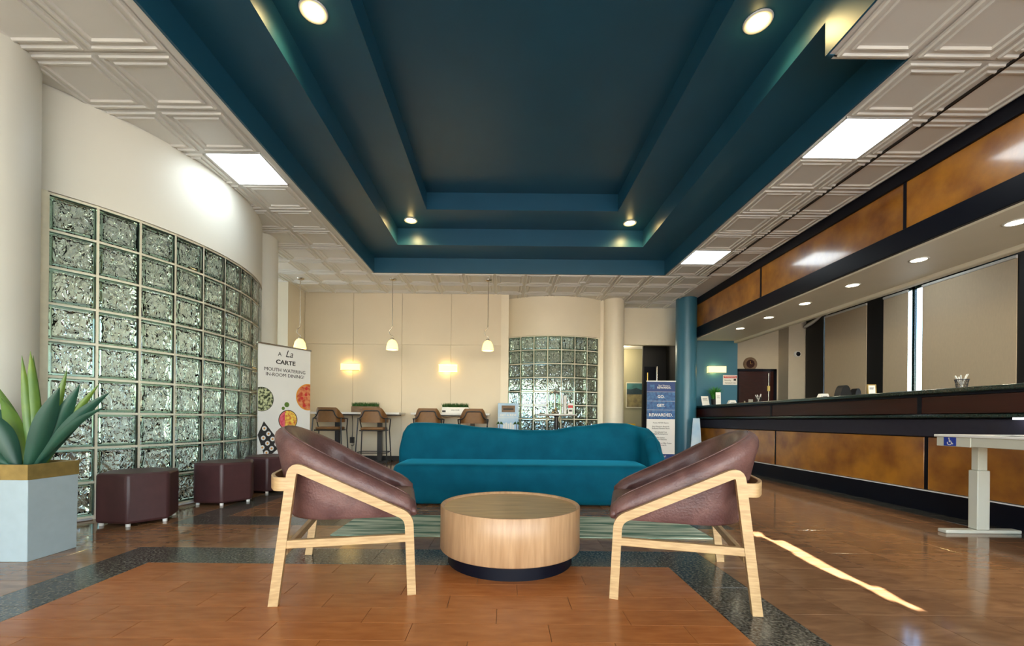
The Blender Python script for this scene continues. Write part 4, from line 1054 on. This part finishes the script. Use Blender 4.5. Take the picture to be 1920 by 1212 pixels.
MB().box(-.004, .004, -.026, -.023, 0, .07).build('hand', 'brass', t); MB().box(0, .05, -.026, -.023, -.003, .003).build('hand', 'brass', t)
cp = at(1497, 664, 9.5); t = thing('security_camera', 'white dome security camera on the office pilaster', 'camera', (cp.x, 9.55, cp.z))
Rm(MB().lathe([(0, 0), (.075, 0), (.075, .03), (.06, .05), (.05, .05)], 24).build('housing', 'white', t, smooth=True, ang=40)); Rm(MB().lathe([(0, .085), (.03, .078), (.05, .05)], 20).build('dome', 'black', t, smooth=True))

# brochure stand under desk end (pale blue)
pb0 = onz(1296, 880); 
t = thing('brochure_board', 'pale blue leaning board standing between teal column and desk end', 'sign board', (3.83, 8.30, 0))
MB().loft([[(-.17, -.10, 0), (.10, -.10, 0), (.10, -.09, 0), (-.17, -.09, 0)], [(-.05, .02, .93), (.08, .02, .93), (.08, .03, .93), (-.05, .03, .93)]]).build('board', 'skyblue', t)
MB().loft([[(-.02, .16, 0), (.03, .16, 0), (.03, .17, 0), (-.02, .17, 0)], [(-.0, .035, .85), (.03, .035, .85), (.03, .045, .85), (0, .045, .85)]]).build('rear_leg', 'blackmetal', t)

# ------------------------------------------------------------------ accessible height-adjustable table
t = thing('accessible_table', 'grey white height adjustable table with wheelchair sticker against the desk', 'table', (3.82, 2.75, 0))
y0, y1 = 1.95-2.75, 3.42-2.75
MB().box(-.30, .30, y0, y1, .765, .785).build('tabletop', 'white', t, bevel=.004)
MB().box(-.285, -.26, y0+.02, y1-.02, .695, .765).build('side_rail', 'greywhite', t, bevel=.004); MB().box(.24, .265, y0+.02, y1-.02, .695, .765).build('side_rail', 'greywhite', t, bevel=.004)
MB().box(-.289, -.255, y1-.26, y1-.012, .692, .767).build('end_cap', 'greywhite', t, bevel=.004)
for yy in (3.35-2.75, 2.10-2.75):
    MB().box(-.055, .045, yy-.035, yy+.035, .03, .50).build('leg', 'greywhite', t, bevel=.006); MB().box(-.042, .032, yy-.026, yy+.026, .50, .70).build('leg_extension', 'greywhite', t, bevel=.005)
    MB().box(-.30, .30, yy-.035, yy+.035, .0, .028).build('foot', 'greywhite', t, bevel=.006); MB().box(-.26, .26, yy-.03, yy+.03, .69, .72).build('crossbar', 'greywhite', t)
sx = -.2905; sy = y1-.115; sz = .730
MB().box(sx-.001, sx+.001, sy-.045, sy+.045, sz-.034, sz+.034).build('sticker', 'adablue', t)
def yz(mb, pts, wd): 
    L, Rr = ribbon(pts, wd)
    mb.loft([[(sx-.0025, sy - a.x, sz + a.y), (sx-.001, sy - a.x, sz + a.y), (sx-.001, sy - b.x, sz + b.y), (sx-.0025, sy - b.x, sz + b.y)] for a, b in zip(L, Rr)])
g = MB(); yz(g, [(.015*math.cos(a) - .002, -.011 + .015*math.sin(a)) for a in [math.radians(150 + 200*q/14) for q in range(15)]], .005)
yz(g, [(-.004, .018), (-.002, -.002), (.012, -.003), (.019, -.018), (.025, -.016)], .006); yz(g, [(-.003, .009), (.010, .008)], .004)
g.prism([(-.006 + .0055*math.cos(q*PI/6), .025 + .0055*math.sin(q*PI/6)) for q in range(12)], 0, 1, lambda a, b, c: (sx-.0025+.0015*c, sy-a, sz+b))
g.build('wheelchair_symbol', 'white', t)
tag(MB().loft([[(-.09, -.12, 0), (.09, -.12, 0), (.09, -.12, .004), (-.09, -.12, .004)], [(-.09, 0, .006), (.09, 0, .006), (.09, 0, .012), (-.09, 0, .012)], [(-.09, .12, 0), (.09, .12, 0), (.09, .12, .004), (-.09, .12, .004)]]).build('paper_sheet', 'paper', loc=(3.66, 2.92, .785)), 'curled white paper lying on the accessible table', 'papers')
